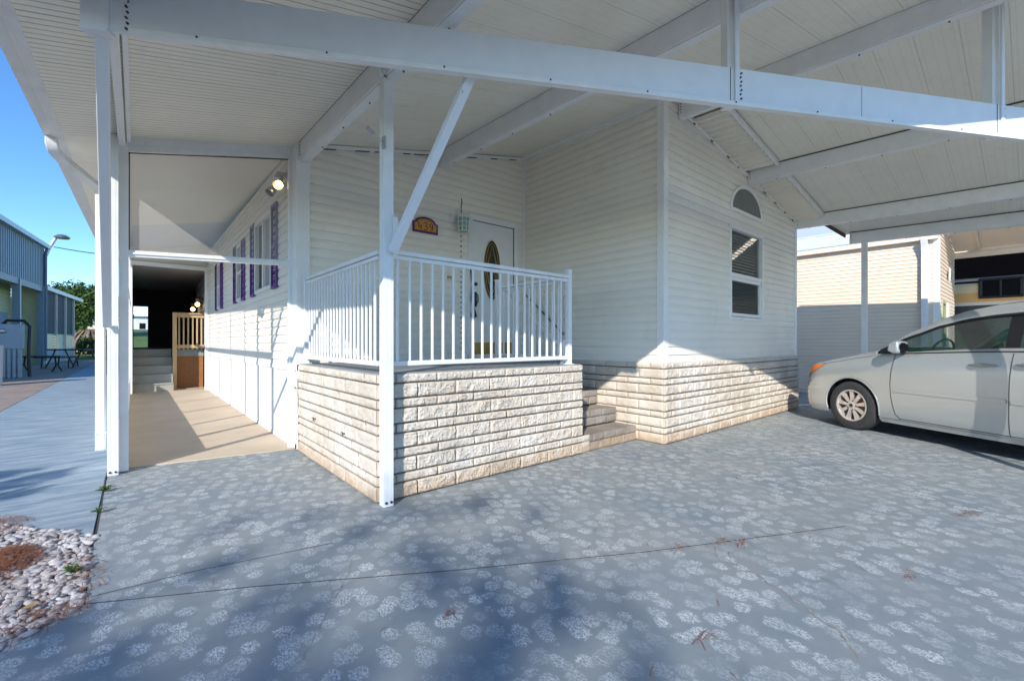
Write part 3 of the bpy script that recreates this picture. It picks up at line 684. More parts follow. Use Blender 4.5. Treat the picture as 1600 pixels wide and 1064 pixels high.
# gutter and downspout
gz=lambda y:CE(L0,y)
m=MB()
ys=[2.05,5.3,9.0,14]
for a,b in zip(ys,ys[1:]):
    prof=[(L0+.0,-.01),(L0-.13,-.01),(L0-.145,.06),(L0-.145,.12),(L0-.135,.12),(L0-.135,.062),(L0-.12,.0),(L0-.005,.0),(L0-.005,.12),(L0,.12)]
    n=len(prof); m.add([(x,a+.002,gz(a)+z) for x,z in prof]+[(x,b-.002,gz(b)+z) for x,z in prof],[(i,(i+1)%n,n+(i+1)%n,n+i) for i in range(n)]+[tuple(range(n)),tuple(range(2*n-1,n-1,-1))])
    m.bar((L0-.06,a,gz(a)-.012),(L0-.06,b,gz(b)-.012),.01,.006)
gut=m.build('gutter',M['white'],cp)
m=MB()
path=[(L0-.085,5.80,gz(5.85)-.005),(L0-.085,5.80,gz(5.85)-.07),(L0-.075,5.84,gz(5.85)-.12),(L0-.03,5.92,gz(5.85)-.155),(-.36,6.28,2.90),(-.31,6.38,2.88),(-.288,6.44,2.82),(-.285,6.45,2.70),(-.285,6.45,.22),(-.285,6.42,.10)]
for k in range(3): 
    m.tube([Vector(p)+Vector((-.025+.025*k,0,0)) for p in path],.019,8)
m.tube(path,0,rect=(.072,.064,(1,0,0))); m.box(-.33,-.24,6.41,6.49,.27,.29)
m.build('downspout',M['white'],gut,smooth=True)

# ================================================================ SCREEN WALL OF THE WALKWAY
sc=T('walkway_screen_wall',(.65,5.67,0),'white framed insect screen front closing the narrow walkway beside the stoop','screen wall')
ys_=5.67
def CEh(x): return CE(x,ys_)
m=MB(); m.box(-.122,-.052,ys_-.025,ys_+.025,.012,CEh(-.1)-.0); m.build('jamb',M['white'],sc,bevel=.003)
m=MB(); m.box(1.36,1.43,ys_-.025,ys_+.025,.012,CEh(1.4)-.0); m.build('jamb',M['white'],sc,bevel=.003)
m=MB(); m.bar((-.052,ys_,2.10),(1.375,ys_,2.17),.045,.062); m.bar((-.052,ys_-.012,2.102),(1.375,ys_-.012,2.172),.045,.02); m.build('cross_bar',M['white'],sc,bevel=.003)
m=MB(); m.bar((-.052,ys_,CEh(0)-.12),(1.375,ys_,CEh(1.375)-.12),.04,.045); m.build('top_bar',M['white'],sc,bevel=.003)
m=MB(); a,b=-.052,1.375; m.quad((a,ys_-.01,CEh(a)-.10),(b,ys_-.01,CEh(b)-.10),(b,ys_-.01,CEh(b)),(a,ys_-.01,CEh(a))); m.build('header_panel',M['white'],sc)
m=MB(); m.quad((a,ys_,2.13),(b,ys_,2.2),(b,ys_,CEh(b)-.14),(a,ys_,CEh(a)-.14)); m.build('screen_mesh',M['screen'],sc)
m=MB()
for e in ((a+.004,2.14,a+.004,CEh(a)-.14),(b-.004,2.2,b-.004,CEh(b)-.14)): m.box(e[0]-.005,e[0]+.005,ys_-.022,ys_-.002,e[1],e[3])
m.bar((a,ys_-.014,CEh(a)-.148),(b,ys_-.014,CEh(b)-.148),.012,.008); m.build('spline',M['gap'],sc)
# outer long side of the walkway: kick plate, rail and posts
sd=T('walkway_side_wall',(-.10,9.8,0),'long white side frame of the walkway with kick plate and posts, seen edge on','screen wall')
MB().box(-.125,-.095,5.70,13.8,.012,.50).build('kick_plate',M['skirt'],sd)
MB().box(-.135,-.085,5.70,13.8,2.06,2.13).build('side_rail',M['white'],sd)
MB().box(-.13,-.09,5.70,13.8,3.02,3.14).build('head_rail',M['white'],sd)
for y in (6.55,7.6,9.1,10.7,12.3): MB().box(-.135,-.085,y-.022,y+.022,.50,3.10).build('side_post',M['white'],sd)
# ================================================================ FAR END OF WALKWAY
er=T('back_porch_room',(.65,14,0),'dark enclosed back porch at the far end of the walkway with an open doorway','porch room')
m=MB(); Yf=13.9
for a,b,c,d in ((-.14,-.06,.012,3.18),(1.36,1.43,.012,3.18)): m.box(a,b,Yf-.03,Yf+.03,c,d)
m.box(-.06,1.36,Yf-.03,Yf+.03,3.08,3.18); m.build('doorway_frame',M['trim'],er,bevel=.004)
MB().box(-.3,1.5,Yf+.05,Yf+.06,3.10,4.2).build('header',M['siding'],er)
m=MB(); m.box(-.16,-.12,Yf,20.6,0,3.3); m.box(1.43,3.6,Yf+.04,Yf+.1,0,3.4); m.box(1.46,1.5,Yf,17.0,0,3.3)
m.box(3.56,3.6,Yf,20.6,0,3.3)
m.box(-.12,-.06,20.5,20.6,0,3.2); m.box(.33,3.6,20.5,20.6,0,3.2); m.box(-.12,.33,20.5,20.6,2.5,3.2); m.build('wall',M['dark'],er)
MB().box(-.16,3.6,Yf,20.6,3.12,3.2).build('ceiling',paint('porch_ceiling',(.50,.50,.52),.35,.05),er)
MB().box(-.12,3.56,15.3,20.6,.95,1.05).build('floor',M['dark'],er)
m=MB(); siding(m,'y',1.452,Yf+.05,16.9,1.05,3.1,-1); m.build('inner_wall',paint('blue_grey_siding',(.33,.37,.42),.6,.05),er)
stp=T('grey_steps',(.35,14.3,0),'five grey painted wooden steps rising into the dark porch','steps')
for k in range(5):
    y0=14.15+k*.25; z=.21*(k+1)
    a=MB().box(-.06,.735,y0,y0+.27,z-.03,z).build('tread',M['stepgrey'],stp,bevel=.004)
    MB().box(-.06,.735,y0+.02,y0+.035,z-.21+.0,z-.031).build('riser',M['stepgrey'],a)
pf=T('wooden_platform',(1.1,14.85,0),'grey edged landing closed in with rust brown strand board','platform')
MB().box(.80,1.42,14.87,14.885,.012,.86).build('strand_board_panel',M['osb'],pf)
MB().box(.76,1.43,14.86,15.3,.86,1.05).build('rim_board',M['stepgrey'],pf)
wr=T('wooden_railing',(1.1,14.8,0),'bare pine picket railing with tall post on the landing','railing')
m=MB(); m.box(.735,.825,14.60,14.69,.012,2.02); m.build('post',M['wood'],wr,bevel=.004)
MB().box(.78,1.43,14.74,14.78,1.90,1.99).build('top_rail',M['wood'],wr,bevel=.003)
MB().box(.74,1.43,14.70,14.84,1.99,2.025).build('cap_rail',M['wood'],wr,bevel=.003)
MB().box(.78,1.43,14.74,14.78,1.08,1.17).build('bottom_rail',M['wood'],wr,bevel=.003)
for i in range(6): MB().box(.865+i*.098,.90+i*.098,14.76,14.795,1.05,1.95).build('baluster',M['wood'],wr,bevel=.002)
for i,(y,z,lab) in enumerate(((15.0,2.38,'lit amber wall lantern on the porch side wall, nearer and higher in view'),(16.3,2.32,'lit amber wall lantern deeper inside the dark porch'))):
    t_=T('wall_lantern',(1.44,y,z),lab,'lantern','lanterns in the back porch')
    m=MB(); m.box(1.42,1.44,y-.05,y+.05,z-.08,z+.1); m.tube([(1.42,y,z+.06),(1.36,y,z+.16),(1.32,y,z+.12)],.008,6); m.lathe([(.0,.13),(.05,.11),(.075,.08),(.07,.075)],(1.31,y,z-.02),n=12); m.build('bracket',M['black'],t_)
    m=MB(); m.lathe([(.03,-.1),(.06,.06),(.062,.08)],(1.31,y,z-.02),n=10); m.build('shade',M['brass'],t_)
    m=MB(); m.ell((1.30,y-.02,z-.10),(.055,.055,.06)); m.build('bulb',M['bulb'],t_)

# ================================================================ SMALL THINGS ON THE WALL
sg=T('house_number_sign',(3.06,Yd-.02,2.87),'arched orange house number sign 439 with purple border','sign')
sxc,sw_,sz0,sz1,arch=3.065,.195,2.755,2.90,.075
def signpoly(k,n=14):
    w_=sw_-k; pts=[(sxc-w_,sz0+k),(sxc+w_,sz0+k),(sxc+w_,sz1-k*.6),(sxc+w_-.03,sz1-k*.6)]
    for i in range(n+1):
        t=math.pi*i/n; pts.append((sxc+(w_-.035)*math.cos(t),sz1-k*.6+(arch-k*.3)*math.sin(t)))
    pts+=[(sxc-w_,sz1-k*.6)]; return pts
MB().prism(signpoly(0),'y',Yd-.032,Yd-.014).build('border',M['signpurple'],sg)
MB().prism(signpoly(.028),'y',Yd-.037,Yd-.0325).build('face',M['orange'],sg)
def stroke(m,pts,c,sc_,r=.0065):
    m.tube([(c[0]+p[0]*sc_,Yd-.041,c[1]+p[1]*sc_) for p in pts],r,6)
m=MB(); zc=2.795; h_=.095
stroke(m,[(.05,1.0),(-.02,.42),(.0,.36),(.55,.40)],(sxc-.115,zc),h_); stroke(m,[(.42,.72),(.38,-.02)],(sxc-.115,zc),h_)
stroke(m,[(.02,.98),(.30,1.08),(.52,.92),(.44,.68),(.18,.56),(.48,.44),(.56,.18),(.32,-.04),(.0,.06)],(sxc-.028,zc),h_)
stroke(m,[(.50,.86),(.28,1.04),(.04,.88),(.02,.62),(.24,.48),(.48,.62),(.52,.86),(.48,.4),(.30,-.06)],(sxc+.058,zc),h_)
m.build('numerals',M['signpurple'],sg)
m=MB(); stroke(m,[(-.9+i*.12,1.28+.28*math.sin(math.pi*i/15)+.05*(i%2)) for i in range(16)],(sxc,zc),h_,.003); m.build('scroll_line',M['signpurple'],sg)
lt=T('porch_lantern',(3.60,Yd-.02,2.9),'green glass porch lantern in a white cage beside the front door','lantern')
lx,ly=3.62,Yd-.14
m=MB(); m.lathe([(.0,.03),(.05,.025),(.065,.0)],(3.52,Yd-.012,3.04),ax=(0,-1,0),n=16); m.tube([(3.53,Yd-.03,3.06),(3.55,Yd-.09,3.15),(3.60,ly,3.17),(lx,ly,3.10)],.008,8); m.lathe([(.0,.06),(.04,.05),(.10,.0),(.105,-.015),(.08,-.015)],(lx,ly,3.06),n=8)
for k in range(8):
    a=2*math.pi*k/8; m.tube([(lx+.088*math.cos(a),ly+.088*math.sin(a),3.05),(lx+.072*math.cos(a),ly+.072*math.sin(a),2.84)],.006,5)
for z_,r_ in ((3.04,.089),(2.975,.084),(2.91,.079),(2.845,.074)): m.tube([(lx+r_*math.cos(2*math.pi*k/16),ly+r_*math.sin(2*math.pi*k/16),z_) for k in range(17)],.0055,5)
m.build('cage',M['white'],lt)
m=MB(); m.lathe([(.078,.20),(.063,.0),(.0,.0)],(lx,ly,2.842),n=8); m.build('glass_shade',M['lampglass'],lt)
m=MB(); m.tube([(3.665,Yd-.02,3.36),(3.668,Yd-.03,3.30),(3.66,Yd-.02,3.24),(3.665,Yd-.02,3.12)],.006,6); z=2.82
while z>1.1: m.box(3.655,3.667,Yd-.02,Yd-.012,z-.03,z); z-=.075
m.build('cable_clips',M['gap'],lt)
m=MB(); m.box(3.42,3.50,Yd-.03,Yd-.012,2.16,2.20); o=m.build('name_plate',M['brass']); rebase(o,(3.46,Yd-.02,2.16)); tag(o,'tiny brass plate on the siding left of the front door','plate')
# folded umbrella / hooked ornament hanging by the door handle
m=MB(); m.tube([(3.80,Yd-.06,2.35),(3.82,Yd-.08,2.1),(3.80,Yd-.08,1.9),(3.83,Yd-.08,1.75)],.012,6); m.lathe([(.005,.16),(.03,.08),(.05,.0),(.0,-.02)],(3.84,Yd-.09,1.62),n=10); o=m.build('hanging_bell',M['black']); rebase(o,(3.82,Yd-.07,2.35)); tag(o,'dark hanging bell ornament at the left edge of the front door','bell')
# corridor floodlights
fl=T('twin_floodlight',(1.33,5.98,3.2),'twin spotlight fitting with one glowing lamp inside the walkway','floodlight')
m=MB(); m.box(1.30,1.42,5.90,6.06,3.275,3.30); m.cyl((1.36,5.98,3.28),(1.36,5.98,3.22),.02); m.tube([(1.36,5.98,3.23),(1.33,5.95,3.19)],.012,6); m.tube([(1.36,5.98,3.23),(1.38,6.05,3.17)],.012,6); m.build('mount',M['steel'],fl)
m=MB(); m.lathe([(.02,.06),(.055,.0),(.058,-.06)],(1.33,5.95,3.17),ax=(.4,.8,.6),n=16); m.lathe([(.02,.06),(.05,.0),(.055,-.06)],(1.27,6.02,3.10),ax=(.6,.2,.9),n=16); m.build('lamp_housing',M['steel'],fl,smooth=True)
m=MB(); m.ell((1.325,5.925,3.155),(.046,.046,.046)); m.build('bulb',M['bulb'],fl,smooth=True)
# security sensor on corner post
m=MB(); m.box(1.405,1.42,3.13,3.165,2.69,2.78); m.tube([(1.41,3.15,2.73),(1.36,3.13,2.75),(1.31,3.12,2.765)],.006,6); m.cyl((1.32,3.12,2.76),(1.27,3.11,2.79),.013,10); o=m.build('clamp_lamp',M['steel']); rebase(o,(1.41,3.15,2.73)); tag(o,'small metal clamp lamp arm fixed to the white corner post','lamp')
# water pipe with valve at the end of the stoop
m=MB(); m.tube([(1.405,5.46,.83),(1.405,5.45,.55),(1.41,5.44,.03)],.016,8); m.cyl((1.37,5.46,.73),(1.44,5.46,.73),.012); m.box(1.36,1.375,5.43,5.49,.715,.745); o=m.build('water_pipe',paint('pvc_pipe',(.62,.58,.50),.5,.15)); rebase(o,(1.405,5.46,0)); tag(o,'thin pale water pipe with small tap beside the stoop','pipe')
# garden hook under the brace
m=MB(); m.tube([(1.62,2.40,2.92),(1.61,2.40,2.87),(1.63,2.42,2.85),(1.66,2.43,2.87)],.006,6); o=m.build('hanging_hook',M['steel']); rebase(o,(1.62,2.4,2.92)); tag(o,'small steel hook hanging under the cross beam by the brace','hook')
# door mat on the landing
o=MB().box(3.9,4.62,4.75,5.3,1.001,1.014).build('door_mat',paint('mat',(.12,.12,.13),.95,.2)); rebase(o,(4.2,5,1.0)); tag(o,'dark grey mat lying on the stoop before the door','mat')

# ================================================================ BED: stones, straw, weeds
st=MB(); rnd=random.Random(11)
def inbed(x,y):
    # right of soil wedge, left of driveway/path edges
    if y<2.698+ (x+.417)*1.02 and x<-.184: return False
    if x>-.2: return False
    if y>3.93-(x+.2)*1.33: return False
    return True
base_ico=bmesh.new(); bmesh.ops.create_icosphere(base_ico,subdivisions=2,radius=1); IV=[v.co.copy() for v in base_ico.verts]; IF=[tuple(v.index for v in f.verts) for f in base_ico.faces]; base_ico.free()
cnt=0
for k in range(9000):
    x=rnd.uniform(-1.15,-.2); y=rnd.uniform(1.9,5.2)
    if not inbed(x,y) or x<-.19*y-.08: continue
    r=rnd.uniform(.010,.024)*(1 if rnd.random()<.85 else 1.35); e=(r*rnd.uniform(.9,1.5),r*rnd.uniform(.7,1.),r*rnd.uniform(.45,.7)); an=rnd.uniform(0,6.3); ro=Matrix.Rotation(an,3,'Z')@Matrix.Rotation(rnd.uniform(-.4,.4),3,'X'); sd_=rnd.uniform(0,50)
    z=.0+rnd.uniform(-.02,.012)
    st.add([ro@Vector((v.x*e[0],v.y*e[1],v.z*e[2]))*(1+.22*noise.noise(v*1.4+Vector((sd_,0,0))))+Vector((x,y,z)) for v in IV],IF); cnt+=1
    if cnt>2300: break
o=st.build('gravel_bed',M['stone'],smooth=True); o['kind']='stuff'; tag(o,'pale grey river stones filling the bed beside the driveway','gravel')
def straws(m,cx,cy,rx,ry,n,z,l=.14,h=.05):
    for k in range(n):
        a=rnd.uniform(0,6.28); t=math.sqrt(rnd.random()); x=cx+rx*t*math.cos(a); y=cy+ry*t*math.sin(a); an=rnd.gauss(.3,.9); L=rnd.uniform(.4,1)*l
        zz=z+h*(1-t)*rnd.random(); d=Vector((math.cos(an),math.sin(an),rnd.uniform(-.25,.25)))*L/2; c=Vector((x,y,zz)); b=Vector((0,0,.008))
        r_=d.cross(Vector((0,0,1))).normalized()*.0014
        m.add([c-d-r_,c-d+r_,c+b+r_,c+b-r_,c+d+r_,c+d-r_],[(0,1,2,3),(3,2,4,5)])
m=MB(); straws(m,-.58,3.75,.15,.22,460,.02,.21,.05); straws(m,-.42,3.2,.30,.5,260,.012); straws(m,-.30,2.9,.12,.12,70,.012,.1,.01); straws(m,-.75,4.5,.2,.25,300,.015,.1,.02)
m.v=[v for v in m.v]
o=m.build('pine_straw',M['straw'],keep=True); o['kind']='stuff'; tag(o,'reddish brown dry pine needles scattered over the stones','pine straw')
m=MB()
for (x_,y_) in [(2.788,1.259),(2.882,1.202),(2.843,1.167),(4.636,0.347),(4.655,0.283),(4.516,0.354),(2.496,1.395),(5.963,1.797),(3.185,2.821),(3.148,0.440),(1.092,1.743),(1.817,0.900)]:
    straws(m,x_,y_,.07,.03,7,.005,.10,.004)
for k in range(90): straws(m,rnd.uniform(.2,6.5),rnd.uniform(.6,3.0),.02,.02,1,.005,.07,.003)
o=m.build('fallen_needles',M['straw'],keep=True); o['kind']='stuff'; tag(o,'sparse dry needles fallen on the blue driveway','debris')
def weed(x,y,s,n,lab,seed):
    r_=random.Random(seed); m=MB()
    for k in range(n):
        a=r_.uniform(0,6.28); L=s*r_.uniform(.4,1); h=r_.uniform(.01,.05); p=Vector((x,y,.004)); q=p+Vector((math.cos(a)*L,math.sin(a)*L*.5,h)); mid=(p+q)/2+Vector((0,0,h*.6)); rr=(q-p).cross(Vector((0,0,1))).normalized()*.004
        m.add([p-rr,p+rr,mid+rr*1.6,mid-rr*1.6,q],[(0,1,2,3),(3,2,4)])
        for j in range(4):
            c=p.lerp(q,.3+.17*j)+Vector((0,0,.012)); s2=r_.uniform(.006,.014); aa=r_.uniform(0,6.3); u=Vector((math.cos(aa),math.sin(aa),r_.uniform(-.3,.4)))*s2; v=Vector((-math.sin(aa),math.cos(aa),.3))*s2*.5
            m.add([c-u,c-v,c+u,c+v],[(0,1,2,3)])
    o=m.build('weed',M['leaf'],keep=True); rebase(o,(x,y,0)); tag(o,lab,'weed','weeds in the concrete joint')
weed(-.19,5.02,.10,26,'flat bright green weed in the concrete joint near the walkway post',1)
weed(-.21,4.42,.07,14,'tiny dark weed lower down the joint toward the stone bed',2)
weed(-.26,3.35,.06,22,'small mossy green tuft among the stones near the driveway edge',3)
m=MB(); m.add([(-.40,2.99,.03),(-.365,2.985,.036),(-.345,3.02,.034),(-.37,3.04,.03),(-.40,3.02,.027)],[(0,1,2,3,4)]); o=m.build('fallen_leaf',paint('yellow_leaf',(.42,.27,.06),.7,.2)); rebase(o,(-.37,3.01,.0)); tag(o,'yellowish dry leaf lying on the stones','leaf')

# ================================================================ MINIVAN
def interp(tb,s):
    if s<=tb[0][0]: return tb[0][1]
    for (a,b),(c,d) in zip(tb,tb[1:]):
        if s<=c:
            t=(s-a)/(c-a); t2=t*t*(3-2*t)*.35+t*.65; return b+(d-b)*t2
    return tb[-1][1]
zshoulder=[(-1.05,.74),(-.85,.83),(-.55,.905),(-.17,.985),(.21,1.065),(.4,1.085),(1.7,1.14),(3.6,1.18),(4.2,1.18)]
zrail=[(-1.05,.76),(-.85,.85),(-.55,.93),(-.17,1.015),(.21,1.10),(.36,1.135),(.78,1.40),(1.06,1.54),(1.31,1.615),(1.55,1.655),(1.9,1.68),(2.6,1.70),(3.5,1.68),(3.95,1.60),(4.12,1.25),(4.2,1.0)]
ztopc=[(-1.05,.77),(-.85,.87),(-.55,.955),(-.17,1.045),(.1,1.09),(.36,1.21),(.78,1.465),(1.06,1.60),(1.31,1.675),(1.55,1.715),(1.9,1.745),(2.6,1.76),(3.5,1.735),(3.95,1.64),(4.12,1.27),(4.2,1.02)]
def hw(s):
    if s<-.25:
        t=max(0,min(1,(-.42-s)/.63)); return .97*max(0,(1-t**2.9))**(1/2.5)
    if s>3.9: return .96*max(.0,(1-((s-3.9)/.31)**4))**.5 if s<4.2 else .3
    return .97+.01*math.sin(min(1,(s+.25)/2)*math.pi/2)
def kshift(z,s):
    f=max(0,min(1,(-.42-s)/.6)); 
    k=.0 if z<.55 else (z-.55)*.42
    if z<.33: k=(.33-z)*.35
    return k*f*f
LV=[('z',.19,.93),('z',.24,.965),('z',.32,.985),('z',.42,.99),('z',.52,.994),('z',.60,.998),('z',.68,1.0),('z',.76,1.0),('z',.84,.998),('f',.55,.992),('sh',0,.975)]
NB=34
def prof(s):
    """half section: list of (w,z,tag)"""
    W=hw(s); sh=interp(zshoulder,s); rl=interp(zrail,s); tc=interp(ztopc,s); rl=max(rl,sh+.006); tc=max(tc,rl+.004)
    P=[]
    zb=.19
    base=[(.0,.93),(.06,.962),(.14,.984),(.26,.992),(.38,.996),(.50,1.0),(.62,1.002),(.74,1.0),(.86,.992),(.95,.978),(1.0,.965)]
    for t in [i/(NB-1) for i in range(NB)]:
        for (ta,wa),(tb,wb) in zip(base,base[1:]):
            if ta<=t<=tb+1e-9: wf=wa+(wb-wa)*(t-ta)/(tb-ta); break
        P.append((W*wf,zb+(sh-zb)*t))
    gh=(rl-sh); tum=.30*gh
    for t in (.08,.3,.55,.76,.90): P.append((W*.965-tum*(t**1.15)*1.0-.004,sh+gh*t))
    P.append((W*.965-tum-.02,rl))
    for t in (.08,.2,.4,.65,.85,1.): 
        w0=max(0,W*.965-tum-.02); P.append((w0*(1-t),rl+(tc-rl)*(1-(1-t)**2.2)))
    return P
stations=[]
s=-1.05
while s<4.2: stations.append(s); s+=.018 if s<.5 else (.03 if s<1.9 else (.05 if s<3.6 else .03))
stations.append(4.2)
NP=len(prof(0))
grid=[]
for s in stations:
    P=prof(s); grid.append([(s+kshift(z,s),w_,z) for w_,z in P])
wheelr,WZ=.345,.345
archR=.395
van=T('minivan',(7.77,1.72,0),'silver beige minivan parked nose-in under the carport by the gable wall','van',rz=0)
vd=Vector((.475,.88)).normalized()
ang=math.atan2(-vd.y,-vd.x)      # local +x = rearwards
van.rotation_euler=(0,0,ang)
HWV=.98; 
# local coordinates: x = s (rearward), y: near side at y=0 (outer face), centre at y=+-HWV. rearward=-vd; left side of the car (near camera)
cyv=-HWV if (Vector((-vd.y,vd.x)).dot(Vector((-1,0)))>0) else HWV
def LP(s,wv,z,side): return Vector((s,(-HWV*1 + wv*side)*1.0,z))
# side=+1 gives y=-HWV+w => 0 at widest near side when local +y points to the camera
def vanmesh(sel,off=0,sides=(1,-1)):
    m=MB()
    for sd in sides:
        vs=[LP(p[0],p[1]+(off if p[1]>.3 else 0),p[2]+(off if k>NP-6 else 0),sd) for g in grid for k,p in enumerate(g)]
        fs=[]
        for i in range(len(grid)-1):
            for k in range(NP-1):
                sm=(stations[i]+stations[i+1])/2; zc=(grid[i][k][2]+grid[i][k+1][2]+grid[i+1][k][2]+grid[i+1][k+1][2])/4
                if sel(sm,k,zc,sd): fs.append((i*NP+k,(i+1)*NP+k,(i+1)*NP+k+1,i*NP+k+1))
        m.add(vs,fs)
    return m
def arch(s,z):
    for c in (0,3.0):
        if (s-c)**2+(z-WZ)**2<archR**2: return True
    return False
def isglass(s,k): return NB<=k<NB+3 and ((.62<s<1.70) or (1.80<s<2.85) or (2.95<s<3.8))
def istrim(s,k): return NB<=k<NB+3 and .36<s<3.9 and not isglass(s,k)
def iswind(s,k): return k>=NB+7 and .30<s<1.50
def isrear(s,k): return False
def bodysel(s,k,z,sd): return not (arch(s,z) and k<NB-2) and not isglass(s,k) and not iswind(s,k) and not istrim(s,k)
# snap verts to the arch circle
for i,g in enumerate(grid):
    for k,p in enumerate(g):
        if k<NB-1:
            for c in (0,3.0):
                dx,dz=p[0]-c,p[2]-WZ; r_=math.hypot(dx,dz)
                if abs(r_-archR)<.0165 and dz>-.16: g[k]=(c+dx/r_*archR,p[1],WZ+dz/r_*archR)
body=vanmesh(bodysel); 
body.v=[v for v in body.v]
bo=body.build('body',M['carpaint'],van,smooth=True,local=True)
mod=bo.modifiers.new('solid','SOLIDIFY'); mod.thickness=.004; mod.offset=-1
vanmesh(lambda s,k,z,sd:isglass(s,k)).build('side_glass',M['carglass'],van,smooth=True,local=True)
vanmesh(lambda s,k,z,sd:istrim(s,k)).build('window_trim',M['black'],van,smooth=True,local=True)
vanmesh(lambda s,k,z,sd:iswind(s,k)).build('windscreen',M['carglass'],van,smooth=True,local=True)
# side surface helper
def sidew(s,z):
    P=prof(s)
    for (w0,z0),(w1,z1) in zip(P[:NB+1],P[1:NB+2]):
        if z0<=z<=z1: t=(z-z0)/(z1-z0); return w0+(w1-w0)*t
    return P[0][0] if z<P[0][1] else P[NB][0]
def patch(fs,name,mat,off=.004,parent=None,n=16,nz=6,smooth=True,thick=0):
    m=MB(); vs=[]
    for i in range(n+1):
        s_,z0,z1=fs(i/n)
        for j in range(nz+1):
            z=z0+(z1-z0)*j/nz; vs.append(LP(s_+kshift(z,s_),sidew(s_,z)+off,z,1))
    m.add(vs,[(i*(nz+1)+j,(i+1)*(nz+1)+j,(i+1)*(nz+1)+j+1,i*(nz+1)+j+1) for i in range(n) for j in range(nz)])
    o=m.build(name,mat,parent or van,smooth=smooth,local=True); return o
lerp=lambda a,b,t:a+(b-a)*t
hl=patch(lambda t:(lerp(-.97,-.42,t),lerp(.62,.905,t**1.15),lerp(.76,.925,t)+.03*math.sin(math.pi*t)),'headlight',M['clearlens'],.005)
patch(lambda t:(lerp(-.76,-.43,t),lerp(.735,.898,t**1.15)+.006,lerp(.845,.92,t)+.02*math.sin(math.pi*(.5+.5*t))),'indicator_lens',M['amber'],.009,hl)
# seams
def seam(pts,name='door_seam',w_=.007):
    m=MB(); q=[]
    for (s0,z0),(s1,z1) in zip(pts,pts[1:]):
        k=max(1,int(math.hypot(s1-s0,z1-z0)/.03)); q+=[(s0+(s1-s0)*i/k,z0+(z1-z0)*i/k) for i in range(k)]
    q.append(pts[-1])
    for (s0,z0),(s1,z1) in zip(q,q[1:]):
        a=LP(s0,sidew(s0,z0)+.003,z0,1);b=LP(s1,sidew(s1,z1)+.003,z1,1); d=(b-a).normalized(); r_=d.cross(Vector((0,1,0)))*w_/2
        m.quad(a-r_,b-r_,b+r_,a+r_)
    return m.build(name,M['gap'],van,local=True)
seam([(.66,.25+0*.1),(.60,.32),(.575,.42),(.555,.55),(.55,.70),(.56,.85),(.585,1.0),(.60,1.085)])
seam([(1.74,.25),(1.74,.45),(1.745,.65),(1.75,.85),(1.76,1.0),(1.77,1.13)])
seam([(.64,.262),(.9,.262),(1.2,.262),(1.5,.262),(1.74,.262),(2.2,.262),(2.7,.262)])
seam([(-.50,.915),(-.3,.945),(-.1,.985),(.1,1.025),(.3,1.055)],'hood_seam',.005)
patch(lambda t:(lerp(.60,1.725,t),.60,.642),'door_moulding',M['carpaint'],.010,n=24,nz=2)
patch(lambda t:(lerp(1.765,2.6,t),.60,.642),'door_moulding',M['carpaint'],.010,n=16,nz=2)
patch(lambda t:(lerp(.40,3.0,t),.185,.235),'sill',M['carpaint'],.014,n=40,nz=2)
# fender arch lip
for c in (0,3.0):
    m=MB(); pts=[]
    for i in range(25):
        a=R(-12)+R(204)*i/24; s_,z_=c+archR*math.cos(a),WZ+archR*math.sin(a)
        if z_<.2: continue
        pts.append(LP(s_,sidew(s_,max(z_,.2))-.004,z_,1))
    m.tube(pts,.012,6)
    m.build('arch_lip',M['carpaint'],van,smooth=True,local=True)
# beltline chrome/black, drip rail
m=MB(); m.tube([LP(s_,sidew(s_,interp(zshoulder,s_)-.002)+.0,interp(zshoulder,s_)+.006,1) for s_ in [.42+.08*i for i in range(28)]],.007,6); m.build('belt_trim',M['black'],van,local=True)
m=MB(); pts=[]
for i in range(24):
    s_=.40+i*.09; g=prof(s_)[NB+3]; pts.append(LP(s_,g[0]+.006,g[1]-.004,1))
m.tube(pts,.019,6); m.build('window_visor',M['black'],van,smooth=True,local=True)
# A pillar black triangle + mirror
mm=MB(); mc=LP(.70,sidew(.7,1.08)+.10,1.175,1); rot=Matrix.Rotation(R(8),3,'Z')
mm.v=[]; mm.prism([(mc.x-.075,mc.z-.04),(mc.x-.05,mc.z+.06),(mc.x+.02,mc.z+.085),(mc.x+.06,mc.z+.08),(mc.x+.065,mc.z-.06),(mc.x+.0,mc.z-.075)],'y',mc.y-.09,mc.y+.09); mi=mm.build('door_mirror',M['carpaint'],van,smooth=True,local=True,bevel=.022)
mm=MB(); mm.bar(LP(.66,sidew(.7,1.08)-.02,1.11,1),mc+Vector((0,-.03,-.06)),.08,.04); mm.build('mirror_arm',M['black'],mi,local=True)
mm=MB(); mm.ell(mc+Vector((.058,.005,.0)),(.02,.085,.066),14,8,rot); mm.build('mirror_glass',M['smoke'],mi,smooth=True,local=True)
# handle
for s0 in (1.40,):
    for k,(a,b) in enumerate(((s0,s0+.25),(1.80,2.03))):
        m=MB(); zz=.99+.02*k; m.tube([LP(lerp(a,b,i/8),sidew(a,zz)+.012+.022*math.sin(math.pi*i/8),zz+.004*i/8,1) for i in range(9)],[.008,.013,.016,.017,.017,.017,.016,.013,.008],8)
        m.build('door_handle',M['steel'],van,smooth=True,local=True)
        m=MB(); m.ell(LP((a+b)/2-.02,sidew(a,zz)+.002,zz,1),(.065,.004,.032),16,6); m.build('handle_cup',M['carpaint'],van,smooth=True,local=True)
